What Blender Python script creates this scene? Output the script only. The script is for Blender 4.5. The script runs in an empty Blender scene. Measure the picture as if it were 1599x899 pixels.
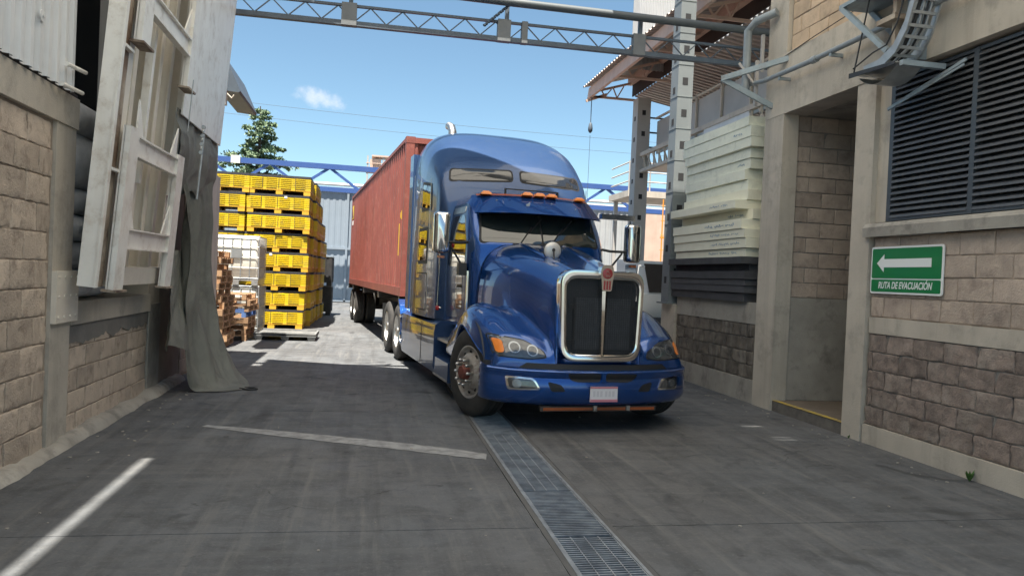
import bpy, math, random
from math import sin, cos, pi, radians, sqrt, atan2
from mathutils import Vector, Matrix, noise
from mathutils.bvhtree import BVHTree
random.seed(7)
SC = bpy.context.scene
COL = SC.collection

# ------------------------------------------------------------------ camera, sky, sun, exposure
cam_d = bpy.data.cameras.new('camera'); cam = bpy.data.objects.new('camera', cam_d); COL.objects.link(cam)
SC.camera = cam
cam_d.sensor_width = 36; cam_d.lens = 36 * 1180 / 1599; cam_d.clip_start = 0.05; cam_d.clip_end = 3000
yaw, pit, rol = radians(10.668), radians(0.785), radians(2.542)
F_ = Vector((sin(yaw) * cos(pit), cos(yaw) * cos(pit), -sin(pit))); R_ = Vector((cos(yaw), -sin(yaw), 0)); U_ = R_.cross(F_)
R2 = R_ * cos(rol) + U_ * sin(rol); U2 = U_ * cos(rol) - R_ * sin(rol)
cam.matrix_world = Matrix(((R2.x, U2.x, -F_.x, 0), (R2.y, U2.y, -F_.y, 0), (R2.z, U2.z, -F_.z, 1.6), (0, 0, 0, 1)))

SUN = Vector((-0.13, -0.28, 0.951)).normalized()
wd = bpy.data.worlds.new('World'); SC.world = wd; wd.use_nodes = True
nt = wd.node_tree; N = nt.nodes; N.clear()
sky = N.new('ShaderNodeTexSky'); sky.sky_type = 'NISHITA'; sky.sun_disc = False
sky.sun_elevation = math.asin(SUN.z); sky.sun_rotation = atan2(SUN.x, SUN.y)
sky.altitude = 2000; sky.air_density = 1.0; sky.dust_density = 2.4; sky.ozone_density = 0.35
bgn = N.new('ShaderNodeBackground'); bgn.inputs[1].default_value = 0.0355
outn = N.new('ShaderNodeOutputWorld')
tc = N.new('ShaderNodeTexCoord')
# one small cumulus puff low over the yard, as a world direction
CL = Vector((-0.0690, 0.974, 0.2120)).normalized()
cr = CL.cross(Vector((0, 0, 1))).normalized(); cu = cr.cross(CL)
def vdot(v, scale):
    d = N.new('ShaderNodeVectorMath'); d.operation = 'DOT_PRODUCT'; d.inputs[1].default_value = v * scale
    nt.links.new(tc.outputs['Generated'], d.inputs[0]); return d.outputs['Value']
def wm(op, a, b):
    m = N.new('ShaderNodeMath'); m.operation = op
    for i, q in enumerate((a, b)):
        if isinstance(q, (int, float)): m.inputs[i].default_value = q
        elif q is not None: nt.links.new(q, m.inputs[i])
    return m.outputs[0]
ax = wm('POWER', wm('ABSOLUTE', vdot(cr, 1 / 0.038), None), 2.0); ay = wm('POWER', wm('ABSOLUTE', vdot(cu, 1 / 0.016), None), 2.0)
nz = N.new('ShaderNodeTexNoise'); nz.inputs['Scale'].default_value = 42; nz.inputs['Detail'].default_value = 7; nz.inputs['Roughness'].default_value = .62
nt.links.new(tc.outputs['Generated'], nz.inputs['Vector'])
den = wm('SUBTRACT', wm('ADD', wm('MULTIPLY', nz.outputs['Fac'], 2.6), -0.45), wm('ADD', ax, ay))
front = wm('GREATER_THAN', vdot(CL, 1), 0.5)
mr = N.new('ShaderNodeMapRange'); mr.interpolation_type = 'SMOOTHSTEP'; mr.inputs['From Min'].default_value = 0.0; mr.inputs['From Max'].default_value = 1.3; mr.inputs['To Max'].default_value = .42
nt.links.new(den, mr.inputs['Value'])
mx = N.new('ShaderNodeMix'); mx.data_type = 'RGBA'
nt.links.new(wm('MULTIPLY', mr.outputs[0], front), mx.inputs['Factor'])
tint = N.new('ShaderNodeMix'); tint.data_type = 'RGBA'; tint.blend_type = 'MULTIPLY'; tint.inputs['Factor'].default_value = 1.0
nt.links.new(sky.outputs[0], tint.inputs['A']); tint.inputs['B'].default_value = (.92, 1.05, .97, 1)
nt.links.new(tint.outputs['Result'], mx.inputs['A']); mx.inputs['B'].default_value = (7.4, 6.9, 6.6, 1)
nt.links.new(mx.outputs['Result'], bgn.inputs[0]); nt.links.new(bgn.outputs[0], outn.inputs[0])

sl = bpy.data.lights.new('sun', 'SUN'); sun = bpy.data.objects.new('sun', sl); COL.objects.link(sun)
sl.energy = 2.9; sl.angle = radians(0.53); sl.color = (1, .94, .84)
sun.rotation_euler = SUN.to_track_quat('Z', 'Y').to_euler()
SC.view_settings.view_transform = 'Standard'; SC.view_settings.look = 'None'
SC.view_settings.gamma = 1; SC.view_settings.use_curve_mapping = False
SC.view_settings.exposure = 2.5

# ------------------------------------------------------------------ materials
MATS = {}
def pm(name, col, rough=.6, metal=0.0, col2=None, sc=6.0, amt=.6, bump=0.0, bsc=60.0, rnd=0.0, coat=0.0, streak=None, spec=.5, trans=0.0, ior=1.45, emit=None, world=False, dirt=None, rvar=0.0):
    """procedural material: base colour broken up with noise, optional vertical streaks, dirt blotches, per-object variation and bump"""
    if name in MATS: return MATS[name]
    m = bpy.data.materials.new(name); m.use_nodes = True; t = m.node_tree; n = t.nodes; L = t.links
    b = n['Principled BSDF']; b.inputs['Roughness'].default_value = rough; b.inputs['Metallic'].default_value = metal
    b.inputs['Coat Weight'].default_value = coat; b.inputs['Coat Roughness'].default_value = .025
    b.inputs['Specular IOR Level'].default_value = spec
    if trans: b.inputs['Transmission Weight'].default_value = trans; b.inputs['IOR'].default_value = ior
    if emit: b.inputs['Emission Color'].default_value = (*emit[:3], 1); b.inputs['Emission Strength'].default_value = emit[3]
    tcn = n.new('ShaderNodeTexCoord'); src = tcn.outputs['Object']
    if world:
        g = n.new('ShaderNodeNewGeometry'); src = g.outputs['Position']
    oi = n.new('ShaderNodeObjectInfo')
    off = n.new('ShaderNodeVectorMath'); off.operation = 'ADD'; L.new(src, off.inputs[0])
    mul = n.new('ShaderNodeMath'); mul.operation = 'MULTIPLY'; mul.inputs[1].default_value = 0 if world else 37.0; L.new(oi.outputs['Random'], mul.inputs[0])
    L.new(mul.outputs[0], off.inputs[1]); vec = off.outputs[0]
    def noise_(scale, det=6, ro=.6, v=None):
        q = n.new('ShaderNodeTexNoise'); q.inputs['Scale'].default_value = scale; q.inputs['Detail'].default_value = det; q.inputs['Roughness'].default_value = ro
        L.new(v or vec, q.inputs['Vector']); return q.outputs['Fac']
    def ramp(v, a, c):
        q = n.new('ShaderNodeMapRange'); q.inputs['From Min'].default_value = a; q.inputs['From Max'].default_value = c; L.new(v, q.inputs['Value']); return q.outputs[0]
    def mix(f, a, c, mode='MIX'):
        q = n.new('ShaderNodeMix'); q.data_type = 'RGBA'; q.blend_type = mode
        if isinstance(f, float): q.inputs['Factor'].default_value = f
        else: L.new(f, q.inputs['Factor'])
        for k, s in (('A', a), ('B', c)):
            if isinstance(s, tuple): q.inputs[k].default_value = (*s[:3], 1)
            else: L.new(s, q.inputs[k])
        return q.outputs['Result']
    def mth(op, a, c):
        q = n.new('ShaderNodeMath'); q.operation = op
        for i, s in enumerate((a, c)):
            if isinstance(s, (int, float)): q.inputs[i].default_value = s
            else: L.new(s, q.inputs[i])
        return q.outputs[0]
    c = tuple(col)
    nf = None
    if col2 is not None:
        nf = ramp(noise_(sc), .35, .68)
        c = mix(mth('MULTIPLY', nf, amt), tuple(col), tuple(col2))
    if streak:   # (colour, amount, horizontal scale)
        mp = n.new('ShaderNodeMapping'); mp.inputs['Scale'].default_value = (streak[2], streak[2], streak[2] * .06); L.new(vec, mp.inputs['Vector'])
        sf = ramp(noise_(1.0, 5, .65, mp.outputs[0]), .5, .75)
        c = mix(mth('MULTIPLY', sf, streak[1]), c, tuple(streak[0]))
    if dirt:     # (colour, amount, scale)
        df = ramp(noise_(dirt[2], 8, .7), .52, .66)
        c = mix(mth('MULTIPLY', df, dirt[1]), c, tuple(dirt[0]))
    if rnd:
        hs = n.new('ShaderNodeHueSaturation'); L.new(mth('ADD', mth('MULTIPLY', oi.outputs['Random'], 2 * rnd), 1 - rnd), hs.inputs['Value'])
        if isinstance(c, tuple): hs.inputs['Color'].default_value = (*c, 1)
        else: L.new(c, hs.inputs['Color'])
        c = hs.outputs[0]
    if isinstance(c, tuple): b.inputs['Base Color'].default_value = (*c, 1)
    else: L.new(c, b.inputs['Base Color'])
    if rvar:
        L.new(mth('ADD', mth('MULTIPLY', noise_(sc * 1.7), rvar), rough - rvar * .5), b.inputs['Roughness'])
    if bump:
        bp = n.new('ShaderNodeBump'); bp.inputs['Strength'].default_value = 1.0; bp.inputs['Distance'].default_value = bump
        L.new(noise_(bsc, 5, .65), bp.inputs['Height']); L.new(bp.outputs[0], b.inputs['Normal'])
    MATS[name] = m; return m

pm('ground_joint', (.06, .055, .05), .95)
pm('yard_concrete', (.168, .160, .148), .78, col2=(.112, .109, .103), sc=.55, amt=.85, bump=.004, bsc=38, world=True, dirt=(( .068, .066, .064), .55, 1.7), rvar=.25, streak=((.092, .089, .085), .35, 1.3))
pm('drain_edge', (.105, .103, .10), .8, col2=(.075, .073, .072), sc=3, amt=.8, world=True)
pm('old_paint', (.33, .33, .325), .7, col2=(.15, .148, .145), sc=9, amt=.9, world=True, bump=.002)
pm('mortar', (.36, .29, .225), .95, col2=(.24, .19, .15), sc=3, amt=.8, bump=.006, bsc=50)
pm('mortar_grey', (.27, .25, .225), .95, col2=(.17, .155, .14), sc=3, amt=.8, bump=.006, bsc=50)
pm('tan_block', (.56, .455, .355), .92, col2=(.42, .34, .27), sc=5, amt=.8, bump=.010, bsc=50, rnd=.17, dirt=((.26, .20, .155), .7, 7), streak=((.36, .28, .21), .4, 7))
pm('buff_block', (.56, .42, .29), .92, col2=(.43, .32, .22), sc=5, amt=.7, bump=.003, bsc=90, rnd=.12, dirt=((.22, .17, .13), .4, 4))
pm('rose_block', (.50, .405, .325), .92, col2=(.37, .295, .24), sc=5, amt=.9, bump=.010, bsc=50, rnd=.17, dirt=((.17, .13, .11), .45, 4))
pm('split_block', (.30, .235, .195), .95, col2=(.155, .122, .104), sc=9, amt=.9, bump=.012, bsc=45, rnd=.18, dirt=((.42, .37, .31), .45, 2.2))
pm('dark_block', (.21, .18, .145), .95, col2=(.065, .055, .045), sc=4, amt=1.0, bump=.010, bsc=40, rnd=.2, streak=((.30, .28, .24), .6, 9))
pm('concrete', (.52, .465, .385), .88, col2=(.40, .355, .295), sc=1.6, amt=.85, bump=.003, bsc=60, dirt=((.20, .18, .155), .45, 2.3), streak=((.24, .215, .18), .4, 5))
pm('concrete_grey', (.40, .37, .32), .9, col2=(.27, .25, .215), sc=2.2, amt=.9, bump=.004, bsc=60, dirt=((.14, .13, .115), .6, 3))
pm('wet_plaster', (.17, .16, .145), .85, col2=(.26, .24, .21), sc=4, amt=.7, bump=.003)
pm('cream_plaster', (.60, .53, .45), .8, col2=(.40, .36, .30), sc=2, amt=.7, streak=((.30, .25, .2), .35, 6), bump=.001)
pm('white_steel', (.86, .84, .78), .45, col2=(.74, .71, .65), sc=3, amt=.8, streak=((.56, .50, .42), .25, 6), dirt=((.40, .30, .20), .35, 6), bump=.001, bsc=30)
pm('cream_steel', (.76, .70, .60), .5, col2=(.62, .56, .47), sc=2.5, amt=.8, streak=((.50, .43, .34), .25, 7), bump=.001, bsc=30)
pm('rusty_steel', (.50, .43, .34), .7, col2=(.10, .05, .025), sc=1.8, amt=1.0, dirt=((.05, .025, .015), .9, 2.5), streak=((.20, .10, .045), .8, 5))
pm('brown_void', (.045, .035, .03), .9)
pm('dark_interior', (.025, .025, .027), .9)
pm('white_cladding', (.70, .70, .69), .5, col2=(.58, .58, .57), sc=2, amt=.7, streak=((.45, .43, .40), .3, 8))
pm('monitor_cladding', (.40, .40, .395), .5, col2=(.33, .33, .325), sc=2, amt=.7)
pm('sack', (.74, .75, .78), .75, col2=(.46, .47, .50), sc=7, amt=.7, bump=.004, bsc=25, rnd=.12)
pm('tarpaulin', (.15, .15, .128), .72, col2=(.195, .193, .163), sc=2.5, amt=.8, bump=.014, bsc=9, dirt=((.065, .066, .053), .5, 3))
pm('truck_blue', (.003, .060, .26), .25, .62, coat=1.0, col2=(.007, .069, .275), sc=3, amt=.6, rvar=.10, dirt=((.10, .125, .16), .09, 7))
pm('sleeper_sheen_blue', (.030, .068, .165), .33, .42, coat=.65, col2=(.040, .080, .175), sc=2, amt=.6, dirt=((.09, .11, .14), .15, 5))  # desaturated truck blue; sky reflection and sheen mixed into the base colour
pm('chrome', (.78, .77, .74), .12, 1.0, col2=(.6, .58, .54), sc=8, amt=.5, rvar=.08)
pm('mirror_back', (.62, .61, .58), .35, .3, col2=(.50, .48, .45), sc=12, amt=.8)
pm('satin_metal', (.55, .54, .52), .38, 1.0, col2=(.38, .36, .33), sc=7, amt=.8, rvar=.15)
pm('galvanised', (.46, .475, .475), .45, .7, col2=(.34, .35, .35), sc=9, amt=.8, rvar=.2)
pm('wheel_paint', (.52, .49, .45), .5, .35, col2=(.30, .25, .21), sc=6, amt=.9, dirt=((.16, .10, .07), .6, 7))
pm('hub_red', (.20, .055, .04), .6, .2, col2=(.10, .05, .04), sc=12, amt=.9)
pm('tyre', (.028, .027, .026), .85, col2=(.055, .05, .046), sc=5, amt=.9, bump=.002, bsc=50)
pm('black_rubber', (.014, .014, .015), .6)
pm('black_metal', (.02, .02, .021), .5, .2, col2=(.05, .045, .04), sc=6, amt=.6)
pm('chassis', (.035, .033, .032), .7, .2, col2=(.09, .075, .06), sc=5, amt=.8)
pm('grille_mesh', (.035, .036, .039), .6, .2)
pm('radiator', (.075, .078, .085), .6, .2, col2=(.05, .052, .057), sc=14, amt=.9)
pm('windscreen', (.018, .024, .022), .04, coat=1.0, spec=.8)
pm('tinted_glass', (.016, .017, .02), .05, coat=1.0, spec=.8)
pm('lamp_glass', (.055, .06, .068), .08, .4, coat=1.0, col2=(.10, .105, .11), sc=25, amt=.8)
pm('lamp_ring', (.30, .32, .34), .25, .8)
pm('amber', (.80, .22, .02), .3, coat=.6)
pm('amber_dark', (.30, .07, .015), .35, coat=.5)
pm('red_plastic', (.5, .02, .02), .4, coat=.3)
pm('emblem_red', (.30, .03, .03), .35, coat=.4)
pm('plate_white', (.72, .68, .68), .5)
pm('plate_pink', (.55, .20, .24), .5)
pm('plate_ink', (.60, .56, .57), .6)
pm('chip_white', (.75, .74, .72), .6)
pm('container_red', (.27, .072, .054), .6, .0, col2=(.19, .053, .042), sc=1.6, amt=.9, streak=((.13, .042, .03), .65, 7), dirt=((.34, .16, .125), .35, 5), bump=.001, bsc=30)
pm('mark_yellow', (.80, .50, .02), .6)
pm('mark_white', (.75, .74, .70), .6)
pm('yellow_plastic', (.78, .57, .008), .5, col2=(.62, .44, .02), sc=3, amt=.8, rnd=.13, dirt=((.42, .32, .08), .5, 6))
pm('amber_plastic', (.70, .40, .03), .5, col2=(.58, .33, .03), sc=3, amt=.7, rnd=.07)
pm('black_plastic', (.03, .03, .033), .55, col2=(.06, .06, .062), sc=5, amt=.7)
pm('grey_plastic', (.13, .135, .135), .6, col2=(.22, .22, .215), sc=4, amt=.9, dirt=((.33, .32, .30), .5, 4))
pm('pallet_wood', (.40, .245, .135), .85, col2=(.27, .155, .085), sc=6, amt=.8, rnd=.22, bump=.002, streak=((.20, .12, .07), .4, 14))
pm('blue_wood', (.06, .13, .34), .7, col2=(.10, .18, .38), sc=6, amt=.8)
pm('tank_white', (.80, .77, .67), .45, col2=(.72, .69, .58), sc=2, amt=.7)
pm('tank_old', (.50, .49, .43), .5, col2=(.40, .39, .34), sc=3, amt=.8)
pm('gantry_blue', (.035, .085, .26), .5, col2=(.05, .10, .28), sc=3, amt=.7)
pm('gate_blue', (.26, .30, .345), .55, col2=(.23, .27, .31), sc=2, amt=.7, streak=((.30, .34, .38), .3, 3))
pm('foam_pale', (.82, .82, .67), .85, col2=(.74, .74, .60), sc=4, amt=.7, bump=.004, bsc=50, rnd=.05, dirt=((.55, .55, .45), .5, 6))
pm('foam_cream', (.84, .81, .64), .85, col2=(.75, .72, .56), sc=4, amt=.7, bump=.004, bsc=35, rnd=.05)
pm('foam_dark', (.052, .052, .056), .8, col2=(.085, .085, .09), sc=4, amt=.8, bump=.003, bsc=35, rnd=.2)
pm('ink_blue', (.10, .20, .36), .8)
pm('peach_steel', (.62, .45, .35), .6, col2=(.50, .35, .27), sc=2, amt=.8, streak=((.30, .21, .16), .4, 4))
pm('roof_sheet', (.46, .40, .36), .55, .2, col2=(.33, .28, .25), sc=1.5, amt=.8, rvar=.2)
pm('column_grey', (.185, .205, .21), .55, col2=(.15, .165, .17), sc=2, amt=.7, streak=((.22, .22, .22), .3, 6))
pm('column_pale', (.46, .435, .41), .55, col2=(.37, .35, .33), sc=2, amt=.7)
pm('truss_grey', (.075, .10, .13), .6, col2=(.055, .07, .09), sc=4, amt=.8)
pm('gusset_grey', (.14, .15, .16), .6, col2=(.11, .12, .125), sc=4, amt=.8)
pm('pipe_shade_grey', (.075, .088, .098), .5, .1, col2=(.075, .085, .09), sc=5, amt=.8)  # darker pipe grey; backlit shade of the overhead pipe put into the colour
pm('pipe_grey', (.30, .33, .34), .5, .2, col2=(.23, .25, .255), sc=5, amt=.8)
pm('bluegrey_steel', (.30, .36, .39), .5, .1, col2=(.22, .265, .285), sc=5, amt=.8, dirt=((.18, .13, .10), .4, 6))
pm('louvre', (.088, .092, .097), .45, .2, col2=(.06, .063, .067), sc=3, amt=.8, rvar=.15, rnd=.06)
pm('louvre_frame', (.065, .075, .085), .45, .2)
pm('yellow_paint', (.62, .43, .05), .75, col2=(.20, .17, .12), sc=11, amt=1.0)
pm('dark_step', (.11, .10, .09), .9, col2=(.20, .18, .15), sc=7, amt=.8, bump=.006)
pm('step_floor', (.13, .105, .08), .85, col2=(.19, .155, .12), sc=3, amt=.8)
pm('sign_green', (.012, .19, .055), .4, coat=.3)
pm('sign_white', (.78, .80, .77), .45)
pm('sign_board', (.82, .83, .80), .45)
pm('grate_steel', (.36, .38, .395), .45, .4, col2=(.17, .18, .19), sc=8, amt=.9, rvar=.2)
pm('white_enamel', (.72, .72, .70), .35, coat=.4)
pm('safety_orange', (.75, .30, .04), .6)
pm('bark', (.10, .07, .05), .95, col2=(.06, .045, .03), sc=9, amt=.8, bump=.02, bsc=20)
pm('needles', (.14, .195, .115), .7, col2=(.09, .14, .07), sc=1.2, amt=.9)
pm('needles_pale', (.20, .265, .15), .7, col2=(.14, .20, .10), sc=1.2, amt=.9)
pm('weed', (.07, .16, .03), .6, col2=(.05, .11, .02), sc=8, amt=.8)
pm('cable_dark', (.03, .03, .03), .6)
pm('dust', (.33, .30, .26), .95)

_m = bpy.data.materials.new('fibreglass_sheet'); _m.use_nodes = True; _n = _m.node_tree.nodes; _n.clear()  # made translucent so the unseen canopy adds soft fill light below
_o = _n.new('ShaderNodeOutputMaterial'); _x = _n.new('ShaderNodeMixShader'); _t = _n.new('ShaderNodeBsdfTranslucent'); _d = _n.new('ShaderNodeBsdfDiffuse')
_t.inputs[0].default_value = (.70, .665, .60, 1); _d.inputs[0].default_value = (.60, .57, .50, 1); _x.inputs[0].default_value = .38
_m.node_tree.links.new(_t.outputs[0], _x.inputs[1]); _m.node_tree.links.new(_d.outputs[0], _x.inputs[2]); _m.node_tree.links.new(_x.outputs[0], _o.inputs[0]); MATS['fibreglass_sheet'] = _m
def ground_material():
    m = MATS['yard_concrete']; t = m.node_tree; n = t.nodes; L = t.links; n.clear()
    out = n.new('ShaderNodeOutputMaterial'); b = n.new('ShaderNodeBsdfPrincipled'); L.new(b.outputs[0], out.inputs[0])
    g = n.new('ShaderNodeNewGeometry'); P = g.outputs['Position']
    def mp(s, l=(0, 0, 0), rz=0):
        q = n.new('ShaderNodeMapping'); q.inputs['Scale'].default_value = s; q.inputs['Location'].default_value = l; q.inputs['Rotation'].default_value = (0, 0, rz); L.new(P, q.inputs['Vector']); return q.outputs[0]
    def nz_(v, sc, det=6, ro=.6, dis=0):
        q = n.new('ShaderNodeTexNoise'); q.inputs['Scale'].default_value = sc; q.inputs['Detail'].default_value = det; q.inputs['Roughness'].default_value = ro; q.inputs['Distortion'].default_value = dis; L.new(v, q.inputs['Vector']); return q.outputs['Fac']
    def rg(v, a, c, lo=0.0, hi=1.0):
        q = n.new('ShaderNodeMapRange'); q.inputs['From Min'].default_value = a; q.inputs['From Max'].default_value = c; q.inputs['To Min'].default_value = lo; q.inputs['To Max'].default_value = hi; L.new(v, q.inputs['Value']); return q.outputs[0]
    def mx_(f, a, c):
        q = n.new('ShaderNodeMix'); q.data_type = 'RGBA'; L.new(f, q.inputs['Factor'])
        for k, s in (('A', a), ('B', c)):
            if isinstance(s, tuple): q.inputs[k].default_value = (*s, 1)
            else: L.new(s, q.inputs[k])
        return q.outputs['Result']
    def mul(a, c):
        q = n.new('ShaderNodeMath'); q.operation = 'MULTIPLY'
        for i, s in enumerate((a, c)):
            if isinstance(s, (int, float)): q.inputs[i].default_value = s
            else: L.new(s, q.inputs[i])
        return q.outputs[0]
    c = mx_(rg(nz_(P, .45, 7, .62), .36, .66), (.126, .132, .138), (.080, .084, .089))
    c = mx_(rg(nz_(mp((1, 1, 1), (4, 9, 0)), .28, 4, .5), .46, .64, 0, .45), c, (.122, .110, .098))       # brown dusting
    c = mx_(rg(nz_(P, 2.3, 8, .7, .6), .47, .66, 0, .75), c, (.055, .057, .059))             # blotchy stains
    c = mx_(rg(nz_(mp((5.0, .22, 1), (3, 0, 0)), 1.0, 6, .65), .48, .68, 0, .75), c, (.056, .057, .059))   # tyre drag along the lane
    c = mx_(rg(nz_(mp((9.0, .5, 1), (0, 7, 0), .35), 1.0, 6, .65), .54, .74, 0, .60), c, (.185, .18, .168))   # pale scuffs
    c = mx_(rg(nz_(mp((.25, 7.0, 1), (1, 2, 0)), 1.0, 5, .6), .52, .72, 0, .45), c, (.15, .15, .148))      # broom finish across
    c = mx_(rg(nz_(P, 26, 7, .8), .54, .70, 0, .65), c, (.20, .198, .188))                   # fine pale grit
    c = mx_(rg(nz_(P, 15, 6, .8), .58, .70, 0, .75), c, (.040, .041, .042))                  # dark specks
    c = mx_(rg(nz_(P, 1.15, 4, .5, 1.2), .63, .69, 0, .7), c, (.042, .043, .045))            # oil drips
    c = mx_(rg(nz_(P, 4.6, 3, .5, .8), .70, .74, 0, .7), c, (.036, .037, .039))              # small drips
    w = n.new('ShaderNodeTexVoronoi'); w.feature = 'DISTANCE_TO_EDGE'; w.inputs['Scale'].default_value = .55
    dv = n.new('ShaderNodeVectorMath'); dv.operation = 'ADD'; L.new(P, dv.inputs[0])
    nn = n.new('ShaderNodeTexNoise'); nn.inputs['Scale'].default_value = 2.0; nn.inputs['Detail'].default_value = 6; L.new(P, nn.inputs['Vector'])
    sc_ = n.new('ShaderNodeVectorMath'); sc_.operation = 'SCALE'; sc_.inputs['Scale'].default_value = .55; L.new(nn.outputs['Color'], sc_.inputs[0]); L.new(sc_.outputs[0], dv.inputs[1]); L.new(dv.outputs[0], w.inputs['Vector'])
    cr_ = mul(rg(w.outputs['Distance'], .0, .006, 1, 0), rg(nz_(P, .7, 3), .52, .60))
    c = mx_(mul(cr_, .8), c, (0.030, 0.031, 0.031))                                              # hairline cracks
    L.new(c, b.inputs['Base Color'])
    L.new(rg(nz_(P, 3.1, 6, .65), .3, .7, .55, .85), b.inputs['Roughness']); b.inputs['Specular IOR Level'].default_value = .4
    bp = n.new('ShaderNodeBump'); bp.inputs['Distance'].default_value = .004; L.new(nz_(P, 55, 6, .7), bp.inputs['Height']); L.new(bp.outputs[0], b.inputs['Normal'])
ground_material()
# ------------------------------------------------------------------ mesh helpers
class MB:
    def __init__(s): s.v = []; s.f = []
    def add(s, vs, fs):
        o = len(s.v); s.v += [tuple(q) for q in vs]; s.f += [tuple(i + o for i in f) for f in fs]; return s
    def box(s, x0, x1, y0, y1, z0, z1):
        return s.add([(x0, y0, z0), (x1, y0, z0), (x1, y1, z0), (x0, y1, z0), (x0, y0, z1), (x1, y0, z1), (x1, y1, z1), (x0, y1, z1)],
                     [(0, 3, 2, 1), (4, 5, 6, 7), (0, 1, 5, 4), (1, 2, 6, 5), (2, 3, 7, 6), (3, 0, 4, 7)])
    def bar(s, p0, p1, w, h, up=(0, 0, 1)):
        p0 = Vector(p0); p1 = Vector(p1); d = (p1 - p0).normalized(); up = Vector(up)
        if abs(d.dot(up)) > .98: up = Vector((0, 1, 0))
        a = d.cross(up).normalized() * w / 2; b = a.cross(d).normalized() * h / 2
        vs = [p0 - a - b, p0 + a - b, p0 + a + b, p0 - a + b, p1 - a - b, p1 + a - b, p1 + a + b, p1 - a + b]
        return s.add(vs, [(0, 3, 2, 1), (4, 5, 6, 7), (0, 1, 5, 4), (1, 2, 6, 5), (2, 3, 7, 6), (3, 0, 4, 7)])
    def tube(s, pts, r, n=8, cap=True):
        pts = [Vector(p) for p in pts]; rs = r if isinstance(r, (list, tuple)) else [r] * len(pts)
        o = len(s.v); ref = None
        for i, p in enumerate(pts):
            d = (pts[min(i + 1, len(pts) - 1)] - pts[max(i - 1, 0)]).normalized()
            if ref is None: ref = Vector((0, 0, 1)) if abs(d.z) < .9 else Vector((1, 0, 0))
            a = d.cross(ref).normalized(); b = d.cross(a).normalized(); ref = a.cross(d) if False else ref
            for k in range(n):
                t = 2 * pi * k / n; s.v.append(tuple(p + (a * cos(t) + b * sin(t)) * rs[i]))
        for i in range(len(pts) - 1):
            for k in range(n):
                s.f.append((o + i * n + k, o + i * n + (k + 1) % n, o + (i + 1) * n + (k + 1) % n, o + (i + 1) * n + k))
        if cap:
            s.f.append(tuple(o + k for k in range(n))[::-1]); e = o + (len(pts) - 1) * n; s.f.append(tuple(e + k for k in range(n)))
        return s
    def grid(s, fn, nu, nv, close=False):
        o = len(s.v)
        for i in range(nu + 1):
            for j in range(nv + 1): s.v.append(tuple(fn(i / nu, j / nv)))
        for i in range(nu):
            for j in range(nv):
                a = o + i * (nv + 1) + j; s.f.append((a, a + nv + 1, a + nv + 2, a + 1))
        return s
    def loft(s, rows, cap0=False, cap1=False, closed=False):
        o = len(s.v); n = len(rows[0])
        for r in rows: s.v += [tuple(p) for p in r]
        m = n if closed else n - 1
        for i in range(len(rows) - 1):
            for k in range(m): s.f.append((o + i * n + k, o + i * n + (k + 1) % n, o + (i + 1) * n + (k + 1) % n, o + (i + 1) * n + k))
        if cap0: s.f.append(tuple(o + k for k in range(n))[::-1])
        if cap1: e = o + (len(rows) - 1) * n; s.f.append(tuple(e + k for k in range(n)))
        return s
    def lathe(s, prof, n=32, axis='x', c=(0, 0, 0)):
        """prof: (radius, distance along axis)"""
        o = len(s.v); c = Vector(c)
        for (r, d) in prof:
            for k in range(n):
                t = 2 * pi * k / n
                q = {'x': (d, r * cos(t), r * sin(t)), 'y': (r * cos(t), d, r * sin(t)), 'z': (r * cos(t), r * sin(t), d)}[axis]
                s.v.append(tuple(c + Vector(q)))
        for i in range(len(prof) - 1):
            for k in range(n): s.f.append((o + i * n + k, o + i * n + (k + 1) % n, o + (i + 1) * n + (k + 1) % n, o + (i + 1) * n + k))
        s.f.append(tuple(o + k for k in range(n))[::-1]); e = o + (len(prof) - 1) * n; s.f.append(tuple(e + k for k in range(n)))
        return s
    def prism(s, poly, d):
        """poly: 3-D outline, d: extrusion vector"""
        n = len(poly); d = Vector(d); vs = [Vector(p) for p in poly] + [Vector(p) + d for p in poly]
        return s.add(vs, [tuple(range(n))[::-1], tuple(range(n, 2 * n))] + [(k, (k + 1) % n, n + (k + 1) % n, n + k) for k in range(n)])
    def mesh(s, name, mat, smooth=None, fix=True):
        import bmesh
        me = bpy.data.meshes.new(name); me.from_pydata(s.v, [], s.f)
        if fix:
            bm = bmesh.new(); bm.from_mesh(me); bmesh.ops.recalc_face_normals(bm, faces=bm.faces); bm.to_mesh(me); bm.free()
        me.materials.append(MATS[mat])
        if smooth is not None:
            me.polygons.foreach_set('use_smooth', [True] * len(me.polygons)); me.set_sharp_from_angle(angle=radians(smooth))
        me.update(); return me
    def build(s, name, mat, parent=None, smooth=None, shift=True, fix=True):
        """shift: vertices given in world coordinates under an unrotated parent thing"""
        if parent is not None and shift:
            o = ORG.get(parent.name, Vector((0, 0, 0)))
            if o.length: s.v = [tuple(Vector(p) - o) for p in s.v]
        ob = bpy.data.objects.new(name, s.mesh(name, mat, smooth, fix)); COL.objects.link(ob)
        if parent is not None:
            ob.parent = parent; ORG[ob.name] = ORG.get(parent.name, Vector((0, 0, 0)))
        return ob
ORG = {}
def tag(o, label, cat, group=None, kind=None):
    if label: o['label'] = label
    if cat: o['category'] = cat
    if group: o['group'] = group
    if kind: o['kind'] = kind
    return o
def thing(name, label, cat, loc=(0, 0, 0), rz=0.0, group=None):
    o = bpy.data.objects.new(name, None); COL.objects.link(o); o.location = loc; o.rotation_euler = (0, 0, rz)
    ORG[o.name] = Vector(loc) if rz == 0 else Vector((0, 0, 0))
    o.empty_display_size = .2
    return tag(o, label, cat, group)
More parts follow.
